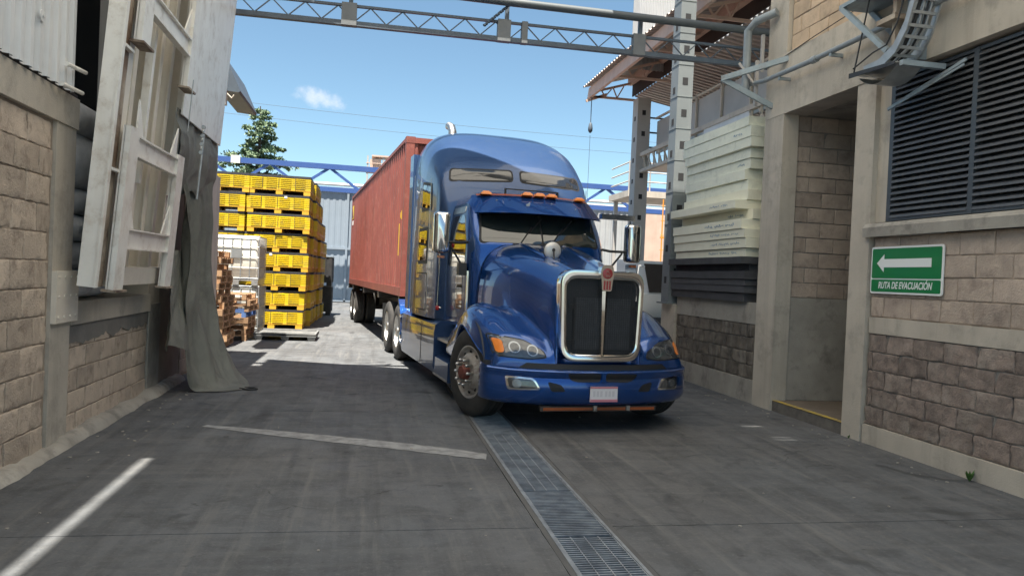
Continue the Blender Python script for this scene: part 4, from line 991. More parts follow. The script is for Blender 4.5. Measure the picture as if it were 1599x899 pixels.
m = MB(); m.bar((-12, 36.5, 6.45), (18, 36.5, 6.30), .22, .24); m.build('upper_chord', 'gantry_blue', gn)
m = MB(); m.bar((-12, 36.5, 5.40), (18, 36.5, 5.25), .20, .22); m.build('lower_chord', 'gantry_blue', gn)
x = -11.5; k = 0
while x < 17:
    dz = -.005 * (x + 12); a, b = (6.4, 5.45) if k % 2 else (5.45, 6.4); MB().bar((x, 36.5, a + dz), (x + 1.35, 36.5, b + dz), .12, .12).build('diagonal', 'gantry_blue', gn); x += 1.35; k += 1
MB().box(-6.45, -6.05, 36.35, 36.38, 6.27, 6.62).build('light_plate', 'tank_white', gn)
for x in (-12.05, 18.05): MB().box(x - .15, x + .15, 36.35, 36.65, 0, 6.3).build('leg', 'gantry_blue', gn)
bw = MB().box(-40, 60, 41, 41.3, 0, 3.4).build('boundary_wall', 'concrete'); tag(bw, 'long concrete boundary wall behind the blue gate', 'wall')

tr = thing('cedar_tree', 'green conifer standing behind the gate above the yellow bins', 'tree', (-8.7, 60, 0))
random.seed(11)
m = MB(); m.tube([(-8.7 + .1 * sin(k), 60 + .1 * cos(k), k * 1.52) for k in range(10)], [.42 - .043 * k for k in range(10)], 9); m.build('trunk', 'bark', tr, 60)
lim = MB(); fol = [MB(), MB()]
def tuft(mb, p, s):
    for _ in range(3):
        d = Vector((random.gauss(0, 1), random.gauss(0, 1), random.gauss(-.15, .6))).normalized(); u_ = d.orthogonal().normalized(); u_.rotate(Matrix.Rotation(random.uniform(0, 6.28), 3, d))
        l = s * random.uniform(.6, 1.3); w_ = s * random.uniform(.16, .32)
        mb.add([p - u_ * w_, p + d * l * .5 - u_ * w_ * 1.1, p + d * l, p + d * l * .5 + u_ * w_ * 1.1, p + u_ * w_], [(0, 1, 2, 3, 4)])
zt = 13.8
z = 5.0
while z < 13.6:
    fr = (zt - z) / (zt - 5.0); R0 = .14 + 3.8 * fr**.8
    for b_ in range(random.randint(6, 8)):
        a = random.uniform(0, 2 * pi); R = R0 * random.uniform(.45, 1.18); p0 = Vector((-8.7, 60, z)); pts = []
        for k in range(6):
            t_ = k / 5; pts.append(p0 + Vector((cos(a) * R * t_, sin(a) * R * t_, R * (.34 * t_ - .36 * t_ * t_) + random.uniform(-.05, .05))))
        lim.tube(pts, [.05 * (1 - k / 6) * (.5 + fr) + .008 for k in range(6)], 5)
        n_ = int(7 + R * 22)
        for _ in range(n_):
            t_ = random.uniform(.25, 1.05)**.8; i_ = min(4, int(t_ * 5)); p = pts[i_].lerp(pts[i_ + 1], t_ * 5 - i_)
            sp = .06 + .16 * R * (1 - abs(t_ - .6)) * .5
            p = p + Vector((random.gauss(0, sp * .8), random.gauss(0, sp * .8), random.gauss(.0, .05)))
            tuft(fol[0 if random.random() < .55 else 1], p, random.uniform(.14, .30))
    z += random.uniform(.34, .50)
lim.build('limb', 'bark', tr, 60)
c0 = fol[0].build('crown', 'needles', tr, fix=False); c1 = fol[1].build('crown', 'needles_pale', tr, fix=False)

tw = thing('rooftop_tower', 'small steel frame tower far beyond the container', 'tower', (.1, 50, 0))
for x in (-.45, .55):
    for y in (49.5, 50.5): MB().box(x - .05, x + .05, y - .05, y + .05, 0, 9.0).build('leg', 'column_pale', tw)
m = MB(); m.box(-.55, .65, 49.4, 50.6, 8.0, 8.1); m.box(-.55, .65, 49.42, 49.48, 8.5, 8.55); m.box(-.3, .4, 49.6, 50.4, 8.1, 8.8); m.box(-.2, .9, 49.4, 50.6, 8.95, 9.05); m.build('platform', 'peach_steel', tw)
for k, (za, zb) in enumerate(((16.2, 14.6), (17.3, 15.9))):
    w_ = MB(); w_.tube([(lerp(-40, 60, t_ / 20), 70, lerp(za, zb, t_ / 20) - 1.2 * sin(pi * t_ / 20)) for t_ in range(21)], .013, 4); q = w_.build('power_line', 'cable_dark'); tag(q, ('lower' if k == 0 else 'upper') + ' thin power line crossing the sky', 'cable', 'power lines')

# elevated platform and scaffold beyond the second column
ep = thing('access_platform', 'pale elevated walkway with railings beyond the truck', 'platform', (9.3, 24, 4.5))
MB().box(7.95, 11.5, 23, 25, 4.35, 4.55).build('deck', 'cream_plaster', ep)
m = MB()
for z in (4.85, 5.15, 5.45): m.tube([(8.0, 23.1, z), (11, 23.1, z)], .025, 6); m.tube([(8.0, 23.1, z), (8.0, 24.9, z)], .025, 6)
for x in (8.0, 8.7, 9.4, 10.1): m.tube([(x, 23.1, 4.55), (x, 23.1, 5.5)], .025, 6)
m.build('railing', 'column_pale', ep, 50)
for x in (8.15, 10.9):
    for y in (23.2, 24.8): MB().box(x - .06, x + .06, y - .06, y + .06, 0, 4.35).build('leg', 'column_pale', ep)
MB().box(9.75, 10.3, 23.6, 24.2, 4.56, 5.1).build('equipment_box', 'black_metal', ep)
sf = thing('scaffold', 'orange scaffold frame in front of a pale wall far right', 'scaffold', (9.6, 22, 0))
m = MB()
for x in (8.75, 9.05, 9.35): m.tube([(x, 22, 0), (x, 22, 4.2)], .02, 6)
m.build('standard', 'safety_orange', sf, 50)
m = MB()
for k in range(9): m.tube([(8.7, 22, .4 + k * .45), (9.4, 22, .4 + k * .45)], .014, 6)
for z in (2.2, 3.0): m.box(8.7, 9.4, 21.98, 22.02, z, z + .06)
m.build('ledger', 'safety_orange', sf, 50)
pw = MB().box(10.3, 14, 28, 28.3, 0, 4.3).build('tan_wall', 'peach_steel'); tag(pw, 'tan sheet wall behind the orange scaffold', 'wall')

# white lorry cab half hidden by the blue hood
wl = thing('white_lorry', 'white lorry cab half hidden behind the blue truck hood', 'truck', (7.2, 18, 0))
m = MB(); m.prism([(6.35, 17.3, .55), (6.35, 17.0, 1.35), (6.35, 17.45, 2.15), (6.35, 19.0, 2.2), (6.35, 19.0, .55)], (2.0, 0, 0)); m.build('cab', 'white_enamel', wl)
MB().prism([(6.34, 17.22, 1.42), (6.34, 17.55, 2.05), (6.34, 18.3, 2.05), (6.34, 18.3, 1.42)], (.02, 0, 0)).build('window', 'tinted_glass', wl)
MB().prism([(6.5, 16.99, 1.40), (8.2, 16.99, 1.40), (8.2, 17.40, 2.08), (6.5, 17.40, 2.08)], (0, -.02, 0)).build('windscreen', 'tinted_glass', wl)
MB().box(6.3, 8.4, 16.85, 17.3, .45, .8).build('bumper', 'black_plastic', wl)
m = MB(); m.tube([(6.4, 17.1, 2.0), (6.2, 16.95, 2.02), (6.15, 16.95, 1.3), (6.35, 17.05, 1.25)], .025, 6); m.build('mirror_arm', 'white_enamel', wl, 50)
MB().box(6.05, 6.22, 16.9, 16.96, 1.3, 1.75).build('mirror', 'black_plastic', wl)
for x in (6.4, 8.3):
    m = MB(); m.lathe([(.2, -.12), (.45, -.12), (.47, 0), (.45, .12), (.2, .12)], 20, 'x', (x, 17.9, .47)); m.build('wheel', 'tyre', wl, 40)
MB().box(6.3, 8.4, 19.1, 24, .9, 1.1).build('flatbed', 'chassis', wl)
for x in (6.45, 8.25):
    m = MB(); m.lathe([(.2, -.12), (.45, -.12), (.47, 0), (.45, .12), (.2, .12)], 20, 'x', (x, 22.5, .47)); m.build('wheel', 'tyre', wl, 40)

# weeds at the foot of the right wall, litter on the floor
random.seed(3)
def weed(x, y, n, s, label):
    t = thing('weed', label, 'plant', (x, y, 0)); 
    for k in range(n):
        a = random.uniform(0, 6.28); h = s * random.uniform(.5, 1); d = Vector((cos(a) * h * .5, sin(a) * h * .5, h)); p = Vector((x, y, 0)); m = MB(); u_ = Vector((-sin(a), cos(a), 0)) * s * .16
        m.add([p - u_ * .2, p + d * .5 - u_, p + d, p + d * .5 + u_, p + u_ * .2], [(0, 1, 2, 3, 4)]); m.build('leaf', 'weed', t, fix=False)
weed(5.22, 5.72, 12, .11, 'small green weed growing at the foot of the right wall')
weed(5.24, 7.45, 8, .05, 'tiny weed tuft at the base of the concrete pillar')
def chip(x, y, s):
    m = MB(); n_ = 6; m.prism([(x + s * cos(k) * random.uniform(.6, 1), y + s * sin(k) * random.uniform(.6, 1), .001) for k in [q * 2 * pi / n_ for q in range(n_)]], (0, 0, s * .4)); return m
deb = MB()
for _ in range(130):
    x = random.choice((random.uniform(-2.3, 5.1), random.gauss(-2.1, .2), random.gauss(5.0, .15))); y = random.uniform(4, 12)
    if 1.05 < x < 1.7: continue
    c_ = chip(x, y, random.uniform(.006, .02)); deb.add(c_.v, c_.f)
q = deb.build('litter', 'dust'); tag(q, 'scattered grit and leaf litter on the concrete floor', 'litter', kind='stuff')

# ------------------------------------------------------------------ blue conventional tractor (local: x lateral, y rearwards, z up)
tk = thing('semi_truck', 'blue long nose semi truck with chrome grille and tall sleeper cab', 'truck', (2.33, 8.64, 0), radians(6.4))
# --- one-piece hood with fenders
AX = .05
def zf_(v): return sinterp(v, [-.85, -.6, -.3, 0, .3, .6, .9, 1.15], [.98, 1.06, 1.17, 1.26, 1.29, 1.22, 1.08, .98])
def half_section(v):
    t = (v + .85) / 2.0
    w = sinterp(v, [-.85, -.4, .2, .8, 1.15], [.50, .56, .68, .80, .86]); zc = sinterp(v, [-.85, -.5, .2, .8, 1.15], [1.66, 1.72, 1.87, 2.0, 2.06])
    zj = zf_(v) - .02; P = []
    for k in range(15):
        a = k / 14 * pi / 2; e = 2 / lerp(3.4, 4.2, t); P.append((w * sin(a)**e, zj + (zc - zj) * cos(a)**e if k < 14 else zj))
    uo = sinterp(v, [-.85, -.5, 0, 1.15], [1.13, 1.19, 1.22, 1.20]); zf = zf_(v)
    q = [(w, zj), (w + .05, zj - .045), (w + .14, zf - .035), (lerp(w, uo, .55), zf), (uo - .13, zf - .035), (uo - .04, zf - .12), (uo, zf - .26)]
    idx = list(range(len(q)))
    for k in range(1, 19):
        s = k / 18 * (len(q) - 1); P.append((sinterp(s, idx, [a[0] for a in q]), sinterp(s, idx, [a[1] for a in q])))
    return P, uo
def sweep(u): return .24 * (abs(u) / 1.2)**2.2
rows = []
VS = [-.85, -.82, -.76, -.68, -.58, -.46, -.34, -.22, -.1, .0, .1, .2, .3, .4, .5, .6, .7, .8, .9, 1.0, 1.08, 1.15]
for v in VS:
    P, uo = half_section(v); t = (v + .85) / 2.0; H_ = []
    fall = .05 * max(0, 1 - (v + .85) / .12)**2
    for (u, z) in P: H_.append((u, v + sweep(u) * (1 - t)**1.5, z - fall))
    # side wall down to the wheel arch lip
    va = H_[-1][1]; dv = va - AX; R = .60
    lip = .5 + sqrt(max(0, R * R - dv * dv)) if abs(dv) < R else (.62 if dv < 0 else .60)
    lip = max(lip, .60); u0, y0, z0 = H_[-1]; lip = min(lip, z0 - .005)
    for k in range(1, 5): H_.append((u0 + .012 * sin(pi * k / 4), y0, lerp(z0, lip, k / 4)))
    H_.append((u0 - .05, y0, lip - .004))
    rows.append([(-u, y, z) for (u, y, z) in H_[::-1]] + H_[1:])
front = []
r0 = rows[0]
for k in range(7, 0, -1):
    s = k / 7; front.append([(u * (1 - .03 * s * s), y - (.075 * sin(s * pi * .55) + .02 * s) * min(1, max(0, (abs(u) - .40) / .08)), min(z, z - (z - .67) * (s**1.25))) for (u, y, z) in r0])
hood_m = MB(); hood_m.loft(front + rows)
hv, hf = list(hood_m.v), list(hood_m.f); hood_rows = rows
hood = hood_m.build('hood', 'truck_blue', tk, 40, shift=False, fix=True)
hood['label'] = 'bright blue hood and fenders'
hb = BVHTree.FromPolygons([Vector(p) for p in hv], hf)
m = MB(); rr_ = hood_rows[-2]; m.loft([[(u * 1.004, y - .006, z + .004) for u, y, z in rr_], [(u * 1.004, y + .008, z + .004) for u, y, z in rr_]]); m.build('cowl_seam', 'black_rubber', hood, 60, shift=False)
for s in (-1, 1):
    MB().box(s * .975 - .012, s * .975 + .012, 1.145, 1.165, 1.02, 1.66).build('cowl_trim', 'chrome', tk, shift=False)
# inner wheel wells
for s in (-1, 1):
    m = MB(); m.grid(lambda u, v: (s * lerp(.62, 1.17, v), AX + .64 * cos(pi * u), .5 + .64 * sin(pi * u) - .03), 20, 1); m.build('wheel_well', 'black_rubber', tk, 60, shift=False)
# raised ridge lines on the hood
for s in (-1, 1):
    m = MB(); pts = [(s * lerp(.17, .30, k / 12), lerp(-.78, 1.05, k / 12)) for k in range(13)]
    path_ = []
    for (u, v) in pts:
        h = hb.ray_cast(Vector((u, v, 4)), Vector((0, 0, -1))); path_.append(h[0] if h[0] else Vector((u, v, 1.9)))
    rows_ = []
    for p in path_: rows_.append([(p.x - .05, p.y, p.z - .006), (p.x - .015, p.y, p.z + .016), (p.x + .015, p.y, p.z + .016), (p.x + .05, p.y, p.z - .006)])
    m.loft(rows_); m.build('hood_ridge', 'truck_blue', hood, 60, shift=False)
# grille: chrome surround, dark mesh, radiator, centre bar, emblem
def oval(wt, wb, zt, zb, r): return rpoly([(-wb, zb), (wb, zb), (wt, zt), (-wt, zt)], r, 7)
gy = -.99
out_ = oval(.485, .455, 1.715, .755, .17); inn = oval(.425, .395, 1.625, .825, .13)
def bow(x): return .05 * (x / .5)**2
m = MB(); L_ = len(out_)
m.loft([[(p[0] * .99, gy + .14 + bow(p[0]), p[1]) for p in out_], [(p[0], gy + .015 + bow(p[0]), p[1]) for p in out_], [(p[0] * .985, gy - .012 + bow(p[0]), p[1] * .995 + .005) for p in out_], [(lerp(a[0], b[0], .6), gy - .02 + bow(a[0]), lerp(a[1], b[1], .6)) for a, b in zip(out_, inn)],
        [(p[0], gy + .0 + bow(p[0]), p[1]) for p in inn], [(p[0], gy + .06 + bow(p[0]), p[1]) for p in inn]], closed=True)
gs = m.build('grille_surround', 'chrome', tk, 50, shift=False)
m = MB(); m.prism([(p[0], gy + .07 + bow(p[0]), p[1]) for p in inn], (0, .01, 0)); m.build('grille_back', 'grille_mesh', gs, shift=False)
m = MB(); m.box(-.30, .34, gy + .055, gy + .069, .88, 1.42); m.build('radiator', 'radiator', gs, shift=False)
for x, xe in ((-.335, -.31), (.385, .34)):
    m = MB(); m.box(xe - .005, xe + .005, gy + .046, gy + .069, .88, 1.42)
    for z in (.93, 1.30): m.box(x - .045, x + .045, gy + .05, gy + .066, z, z + .045)
    m.build('radiator_bracket', 'black_metal', gs, shift=False)
m = MB()
for k in range(33): x = -.40 + k * .025; m.box(x - .0018, x + .0018, gy + .034, gy + .038, .84, 1.60)
for k in range(30): z = .85 + k * .025; m.box(-.40, .40, gy + .036, gy + .0395, z - .0016, z + .0016)
q = m.build('grille_screen', 'grille_mesh', gs, shift=False); q['kind'] = 'stuff'
m = MB(); m.loft([[(a * w_, gy - .005 + b, z) for a, b in ((-1, .05), (-.9, 0), (0, -.018), (.9, 0), (1, .05))] for z, w_ in ((.80, .022), (1.0, .024), (1.3, .030), (1.52, .036))], True, True); m.build('centre_bar', 'chrome', gs, 50, shift=False)
em = MB(); sh_ = rpoly([(-.055, 1.50), (.055, 1.50), (.062, 1.60), (.078, 1.68), (.06, 1.775), (-.06, 1.775), (-.078, 1.68), (-.062, 1.60)], .03)
em.prism([(p[0], gy - .05, p[1]) for p in sh_], (0, .10, 0)); emb = em.build('emblem', 'chrome', gs, shift=False)
m = MB(); m.lathe([(.056, -.053 + gy), (.056, -.056 + gy), (.05, -.058 + gy)], 24, 'y', (0, 0, 1.685)); m.build('emblem_disc', 'emblem_red', gs, 40, shift=False)
m = MB()
for x in (-.03, 0, .03): m.box(x - .009, x + .009, gy - .056, gy - .05, 1.515, 1.61)
m.build('emblem_stripe', 'emblem_red', gs, shift=False)
m = MB(); yy = gy - .0605
for a, b in (((-.016, 1.725), (-.016, 1.690)), ((-.016, 1.705), (.018, 1.725)), ((-.006, 1.709), (.018, 1.690)), ((-.026, 1.68), (-.013, 1.648)), ((-.013, 1.648), (0, 1.672)), ((0, 1.672), (.013, 1.648)), ((.013, 1.648), (.026, 1.68))):
    m.bar((a[0], yy, a[1]), (b[0], yy, b[1]), .004, .0065, (0, 1, 0))
m.build('emblem_letters', 'chrome', gs, shift=False)
# headlights
for s in (-1, 1):
    shp = [(s * a, b) for a, b in ((1.115, .985), (.80, .945), (.62, .85), (.585, .785), (.75, .765), (1.09, .785))]
    fr = decal(hb, rpoly([(p[0] * 1.0 + (p[0] - s * .85) * .07, p[1] + (p[1] - .87) * .13) for p in shp], .05), 'y', 1, .004).build('headlight', 'black_rubber', tk, 40, shift=False)
    decal(hb, rpoly(shp, .05), 'y', 1, .012).build('lens', 'lamp_glass', fr, 40, shift=False)
    tsp = [(s * a, b) for a, b in ((1.10, .955), (1.015, .945), (1.005, .82), (1.08, .81))]
    decal(hb, rpoly(tsp, .03), 'y', 1, .018).build('turn_signal', 'amber', fr, 40, shift=False)
    for (cx, cz, r) in ((.905, .875, .060), (.725, .848, .060)):
        ring = [(s * cx + r * cos(k * pi / 12), cz + r * sin(k * pi / 12)) for k in range(24)]; rin = [(s * cx + r * .74 * cos(k * pi / 12), cz + r * .74 * sin(k * pi / 12)) for k in range(24)]
        decal(hb, ring, 'y', 1, .020, 3).build('halo_ring', 'lamp_ring', fr, 40, shift=False)
        decal(hb, rin, 'y', 1, .026, 3).build('projector', 'lamp_glass', fr, 40, shift=False)
# bumper
def bplan(u): return -1.045 + .40 * (abs(u) / 1.2)**2.7
prof = [(.04, .665), (-.005, .66), (-.02, .645), (-.012, .60), (.0, .575), (-.012, .55), (-.02, .48), (-.015, .40), (.005, .335), (.035, .30), (.09, .285)]
rows_ = []
us = [-1.17 + 2.34 * k / 60 for k in range(61)]
def brow(u):
    e = max(0, (abs(u) - .95) / .25); return [(u, bplan(u) + d, z + (.03 * e * e if z < .4 else .012 * e)) for d, z in prof]
L0 = [[(-1.185, -.42 + d * .2, z + .03) for d, z in prof], [(-1.195, -.54 + d * .3, z + .03) for d, z in prof]]
rows_ = L0 + [brow(u) for u in us] + [[(-p[0], p[1], p[2]) for p in r] for r in L0[::-1]]
bm_ = MB(); bm_.loft(rows_); bv, bf = list(bm_.v), list(bm_.f)
bump = bm_.build('bumper', 'truck_blue', tk, 45, shift=False); bb = BVHTree.FromPolygons([Vector(p) for p in bv], bf)
m = MB(); m.loft([[(u, bplan(u) + .06, .664), (u, bplan(u) + .075, .72)] for u in us]); m.build('bumper_gap_shade', 'black_rubber', bump, shift=False)  # black strip stands in for the shadow gap between hood and bumper
m = MB(); m.loft([[(u, bplan(u) + .085, .30), (u, bplan(u) + .085, .66)] for u in us if abs(u) < 1.1]); m.build('bumper_backing', 'black_rubber', bump, shift=False)
for s in (-1, 1):
    shp = [(s * a, b) for a, b in ((1.01, .585), (.73, .572), (.665, .455), (.985, .44))]
    fg = decal(bb, rpoly(shp, .035), 'y', 1, .006).build('fog_light', 'chrome', bump, 40, shift=False)
    decal(bb, rpoly([(s * .85 + (p[0] - s * .85) * .86, .513 + (p[1] - .513) * .74) for p in shp], .03), 'y', 1, .011).build('lens', 'lamp_glass', fg, 40, shift=False)
    ring = [(s * .90 + .045 * cos(k * pi / 8), .512 + .045 * sin(k * pi / 8)) for k in range(16)]; decal(bb, ring, 'y', 1, .020, 2).build('reflector', 'lamp_ring', fg, 40, shift=False)
    decal(bb, rpoly([(s * a, b) for a, b in ((.60, .545), (.46, .515), (.41, .445), (.56, .44))], .03), 'y', 1, .003).build('air_slot', 'black_rubber', bump, 40, shift=False)
    decal(bb, rpoly([(s * a, b) for a, b in ((.03, .638), (.40, .632), (.36, .565), (.28, .545), (.03, .55))], .03), 'y', 1, .004).build('air_intake', 'black_rubber', bump, 40, shift=False)
MB().box(-.02, .02, -1.075, -1.04, .545, .645).build('intake_rib', 'truck_blue', bump, shift=False)
lp = MB().box(-.155, .155, -1.088, -1.078, .345, .505).build('license_plate', 'plate_white', bump, shift=False)
m = MB(); m.box(-.155, .155, -1.0905, -1.0885, .345, .372); m.box(-.155, .155, -1.0905, -1.0885, .485, .505); m.build('plate_band', 'plate_pink', lp, shift=False)
m = MB()
for k, x in enumerate((-.11, -.07, -.03, .025, .065, .105)): m.box(x - .013, x + .013, -1.0900, -1.0885, .40, .46)
m.build('worn_print', 'plate_ink', lp, shift=False)
lbx = MB().box(-.66, .66, -.985, -.95, .232, .282).build('light_bar', 'chassis', tk, shift=False)
for a, b in ((-.63, -.08), (-.03, .30), (.35, .64)): MB().box(a, b, -.992, -.984, .242, .272).build('amber_strip', 'amber_dark', lbx, shift=False)
for x in (-.05, .33): MB().box(x - .02, x + .02, -.996, -.985, .235, .29).build('bar_clip', 'chrome', lbx, shift=False)
m = MB(); m.box(-.62, .62, -.88, -.5, .26, .5); m.build('under_tray', 'black_rubber', tk, shift=False)
# --- cab
def cab_ring(z):
    w = sinterp(z, [.9, 1.6, 2.05, 2.45, 2.66, 2.76], [1.0, 1.02, 1.01, .965, .90, .74]); vf = sinterp(z, [.9, 1.6, 2.05, 2.45, 2.66, 2.76], [1.02, 1.02, 1.06, 1.30, 1.46, 1.70])
    wf = w * sinterp(z, [.9, 2.0, 2.5], [.89, .87, .885])
    P = []
    for k in range(25):
        a = -1 + 2 * k / 24; P.append((wf * a, vf + .14 * abs(a)**3.0))
    tp_ = lambda y: w * lerp(.925, 1.0, (y - vf) / (2.42 - vf))
    ys_ = [lerp(2.4, vf + .24, k / 4) for k in range(1, 5)]; P = [(-w, 2.42)] + [(-tp_(y), y) for y in ys_] + P + [(tp_(y), y) for y in ys_[::-1]] + [(w, 2.42)]
    return [(a, b, z) for a, b in P]
cm = MB(); zs = [.92, 1.2, 1.5, 1.8, 2.0, 2.1, 2.2, 2.3, 2.4, 2.5, 2.58, 2.66, 2.71, 2.75, 2.76]
cm.loft([cab_ring(z) for z in zs], cap1=True); cv, cf = list(cm.v), list(cm.f)
cab = cm.build('cab', 'truck_blue', tk, 40, shift=False); cb = BVHTree.FromPolygons([Vector(p) for p in cv], cf)
ws = decal(cb, rpoly([(-.84, 2.03), (-.79, 2.50), (.79, 2.50), (.84, 2.03)], .06, 6), 'y', 1, .004, 8).build('windscreen_seal', 'black_rubber', cab, 40, shift=False)
for s in (-1, 1): decal(cb, rpoly([(s * .81, 2.05), (s * .765, 2.48), (s * .012, 2.48), (s * .012, 2.05)], .05, 6), 'y', 1, .009, 8).build('windscreen_pane', 'windscreen', ws, 40, shift=False)
for (u0, u1) in ((-.30, -.02), (.12, .42)):
    h0 = cb.ray_cast(Vector((u0, -2, 2.08)), Vector((0, 1, 0)))[0]; h1 = cb.ray_cast(Vector((u1, -2, 2.40)), Vector((0, 1, 0)))[0]
    m = MB(); m.tube([h0 + Vector((0, -.03, -.02)), h0.lerp(h1, .6) + Vector((0, -.035, 0))], .009, 6); m.bar(h0.lerp(h1, .35) + Vector((.03, -.028, 0)), h1 + Vector((.05, -.022, 0)), .01, .02); m.build('wiper', 'black_rubber', ws, 40, shift=False)
for s in (-1, 1):
    dn = 'door'
    d_ = decal(cb, rpoly([(1.12, 1.02), (2.26, 1.02), (2.26, 2.58), (1.60, 2.58), (1.20, 2.05), (1.12, 1.7)], .08), 'x', -s, .006).build('door', 'sleeper_sheen_blue', cab, 40, shift=False)
    decal(cb, rpoly([(1.36, 1.72), (2.18, 1.72), (2.18, 2.42), (1.62, 2.42), (1.36, 2.05)], .07), 'x', -s, .012).build('window', 'tinted_glass', d_, 40, shift=False)
    decal(cb, rpoly([(1.64, 2.45), (2.18, 2.45), (2.18, 2.54), (1.66, 2.54)], .02), 'x', -s, .013).build('rain_guard', 'satin_metal', d_, 40, shift=False)
    decal(cb, rpoly([(1.45, 1.15), (1.75, 1.15), (1.75, 1.6), (1.45, 1.6)], .05), 'x', -s, .011).build('peep_window', 'tinted_glass', d_, 40, shift=False)
    m = MB(); m.tube([(s * 1.05, 2.30, 1.12), (s * 1.11, 2.33, 1.14), (s * 1.11, 2.33, 2.02), (s * 1.05, 2.30, 2.05)], .017, 8); gh = m.build('grab_handle', 'chrome', cab, 50, shift=False)
    m = MB()
    for z in (1.12, 2.03): m.lathe([(.024, -.03), (.03, -.02), (.03, .02), (.024, .03)], 10, 'z', (s * 1.11, 2.33, z))
    m.build('handle_end', 'red_plastic', gh, 50, shift=False)
# visor
def vis(u, v):
    x = lerp(-.89, .89, u); a = abs(x) / .89
    return (x * lerp(.96, 1.0, v), lerp(1.38, .98, v) + .26 * a**3.2, lerp(2.70, 2.44, v) - .015 * a**2)
m = MB(); m.grid(vis, 40, 6); m.grid(lambda u, v: Vector(vis(u, v)) + Vector((0, .012, -.012)), 40, 6); vz = m.build('visor', 'truck_blue', cab, 60, shift=False)
m = MB(); m.grid(lambda u, v: Vector(vis(u * .94 + .03, -.015 + .10 * v)) + Vector((0, -.012, .014)), 40, 1); m.build('visor_strip', 'amber_dark', vz, 60, shift=False)
for x in (-.72, -.16, .02, .20, .66):
    u = (x + .89) / 1.78; p = Vector(vis(u, .02)); m = MB()
    m.loft([[(p.x + a * s_, p.y - .02 + b * s_, p.z + .012 + z_) for a, b in ((-.075, -.05), (.075, -.05), (.075, .06), (-.075, .06))] for z_, s_ in ((0, 1), (.02, .9), (.045, .5))], True, True, True); m.build('marker_light', 'amber', vz, 50, shift=False)
m = MB(); m.box(-.42, .35, 1.52, 1.54, 2.79, 2.805); m.box(-.42, -.40, 1.5, 1.54, 2.72, 2.8); m.box(.33, .35, 1.5, 1.54, 2.72, 2.8); m.build('roof_rail', 'black_metal', cab, shift=False)
m = MB()
for (x, v, r) in ((-.20, .55, .038), (-.17, .42, .02), (.16, .35, .016), (-.60, .3, .014), (.5, .55, .012)):
    p = Vector(vis((x + .89) / 1.78, v)); m.prism([(p.x + r * cos(k) * random.uniform(.5, 1.1), p.y - .013 - r * sin(k) * .35, p.z + r * sin(k) * .65) for k in [q * 2 * pi / 7 for q in range(7)]], (0, -.002, 0))
m.build('paint_chip', 'chip_white', vz, shift=False)
# --- sleeper
def sl_sec(v):
    w = sinterp(v, [2.26, 2.34, 2.46, 2.65, 3.0, 3.6, 4.4], [1.03, 1.12, 1.155, 1.175, 1.205, 1.225, 1.18]); zt = sinterp(v, [2.26, 2.30, 2.36, 2.46, 2.65, 3.0, 3.5, 4.0, 4.4], [2.70, 2.86, 3.04, 3.22, 3.42, 3.69, 3.88, 3.95, 3.95])
    hd = min(zt - 1.6, interp(v, [2.26, 2.6, 3.2, 4.4], [.35, .55, .8, .85])); P = []
    for k in range(21):
        a = k / 20 * pi / 2; e = 2 / 3.6; P.append((w * sin(a)**e, v, zt - hd + hd * cos(a)**e if k < 20 else zt - hd))
    for k in range(1, 7): P.append((w, v, lerp(zt - hd, .96, k / 6)))
    P = [(u * (1 - .022 * (max(0, z - 1.3) / 2.3)**1.6), v_, z) for u, v_, z in P]
    return [(-x, y, z) for x, y, z in P[::-1]] + P[1:]
sm_ = MB(); VV = [2.26, 2.28, 2.31, 2.35, 2.4, 2.46, 2.54, 2.65, 2.8, 3.0, 3.25, 3.5, 3.8, 4.1, 4.32, 4.38, 4.4]
rws = [sl_sec(v) for v in VV]; rws[-1] = [(x * .985, y, z - .02 if z > 2 else z) for x, y, z in rws[-1]]
sm_.loft(rws, True, True); sv, sf_ = list(sm_.v), list(sm_.f)
slp = sm_.build('sleeper_cab', 'sleeper_sheen_blue', tk, 35, shift=False); slp['label'] = 'dark blue aerodynamic sleeper cab'
sb = BVHTree.FromPolygons([Vector(p) for p in sv], sf_)
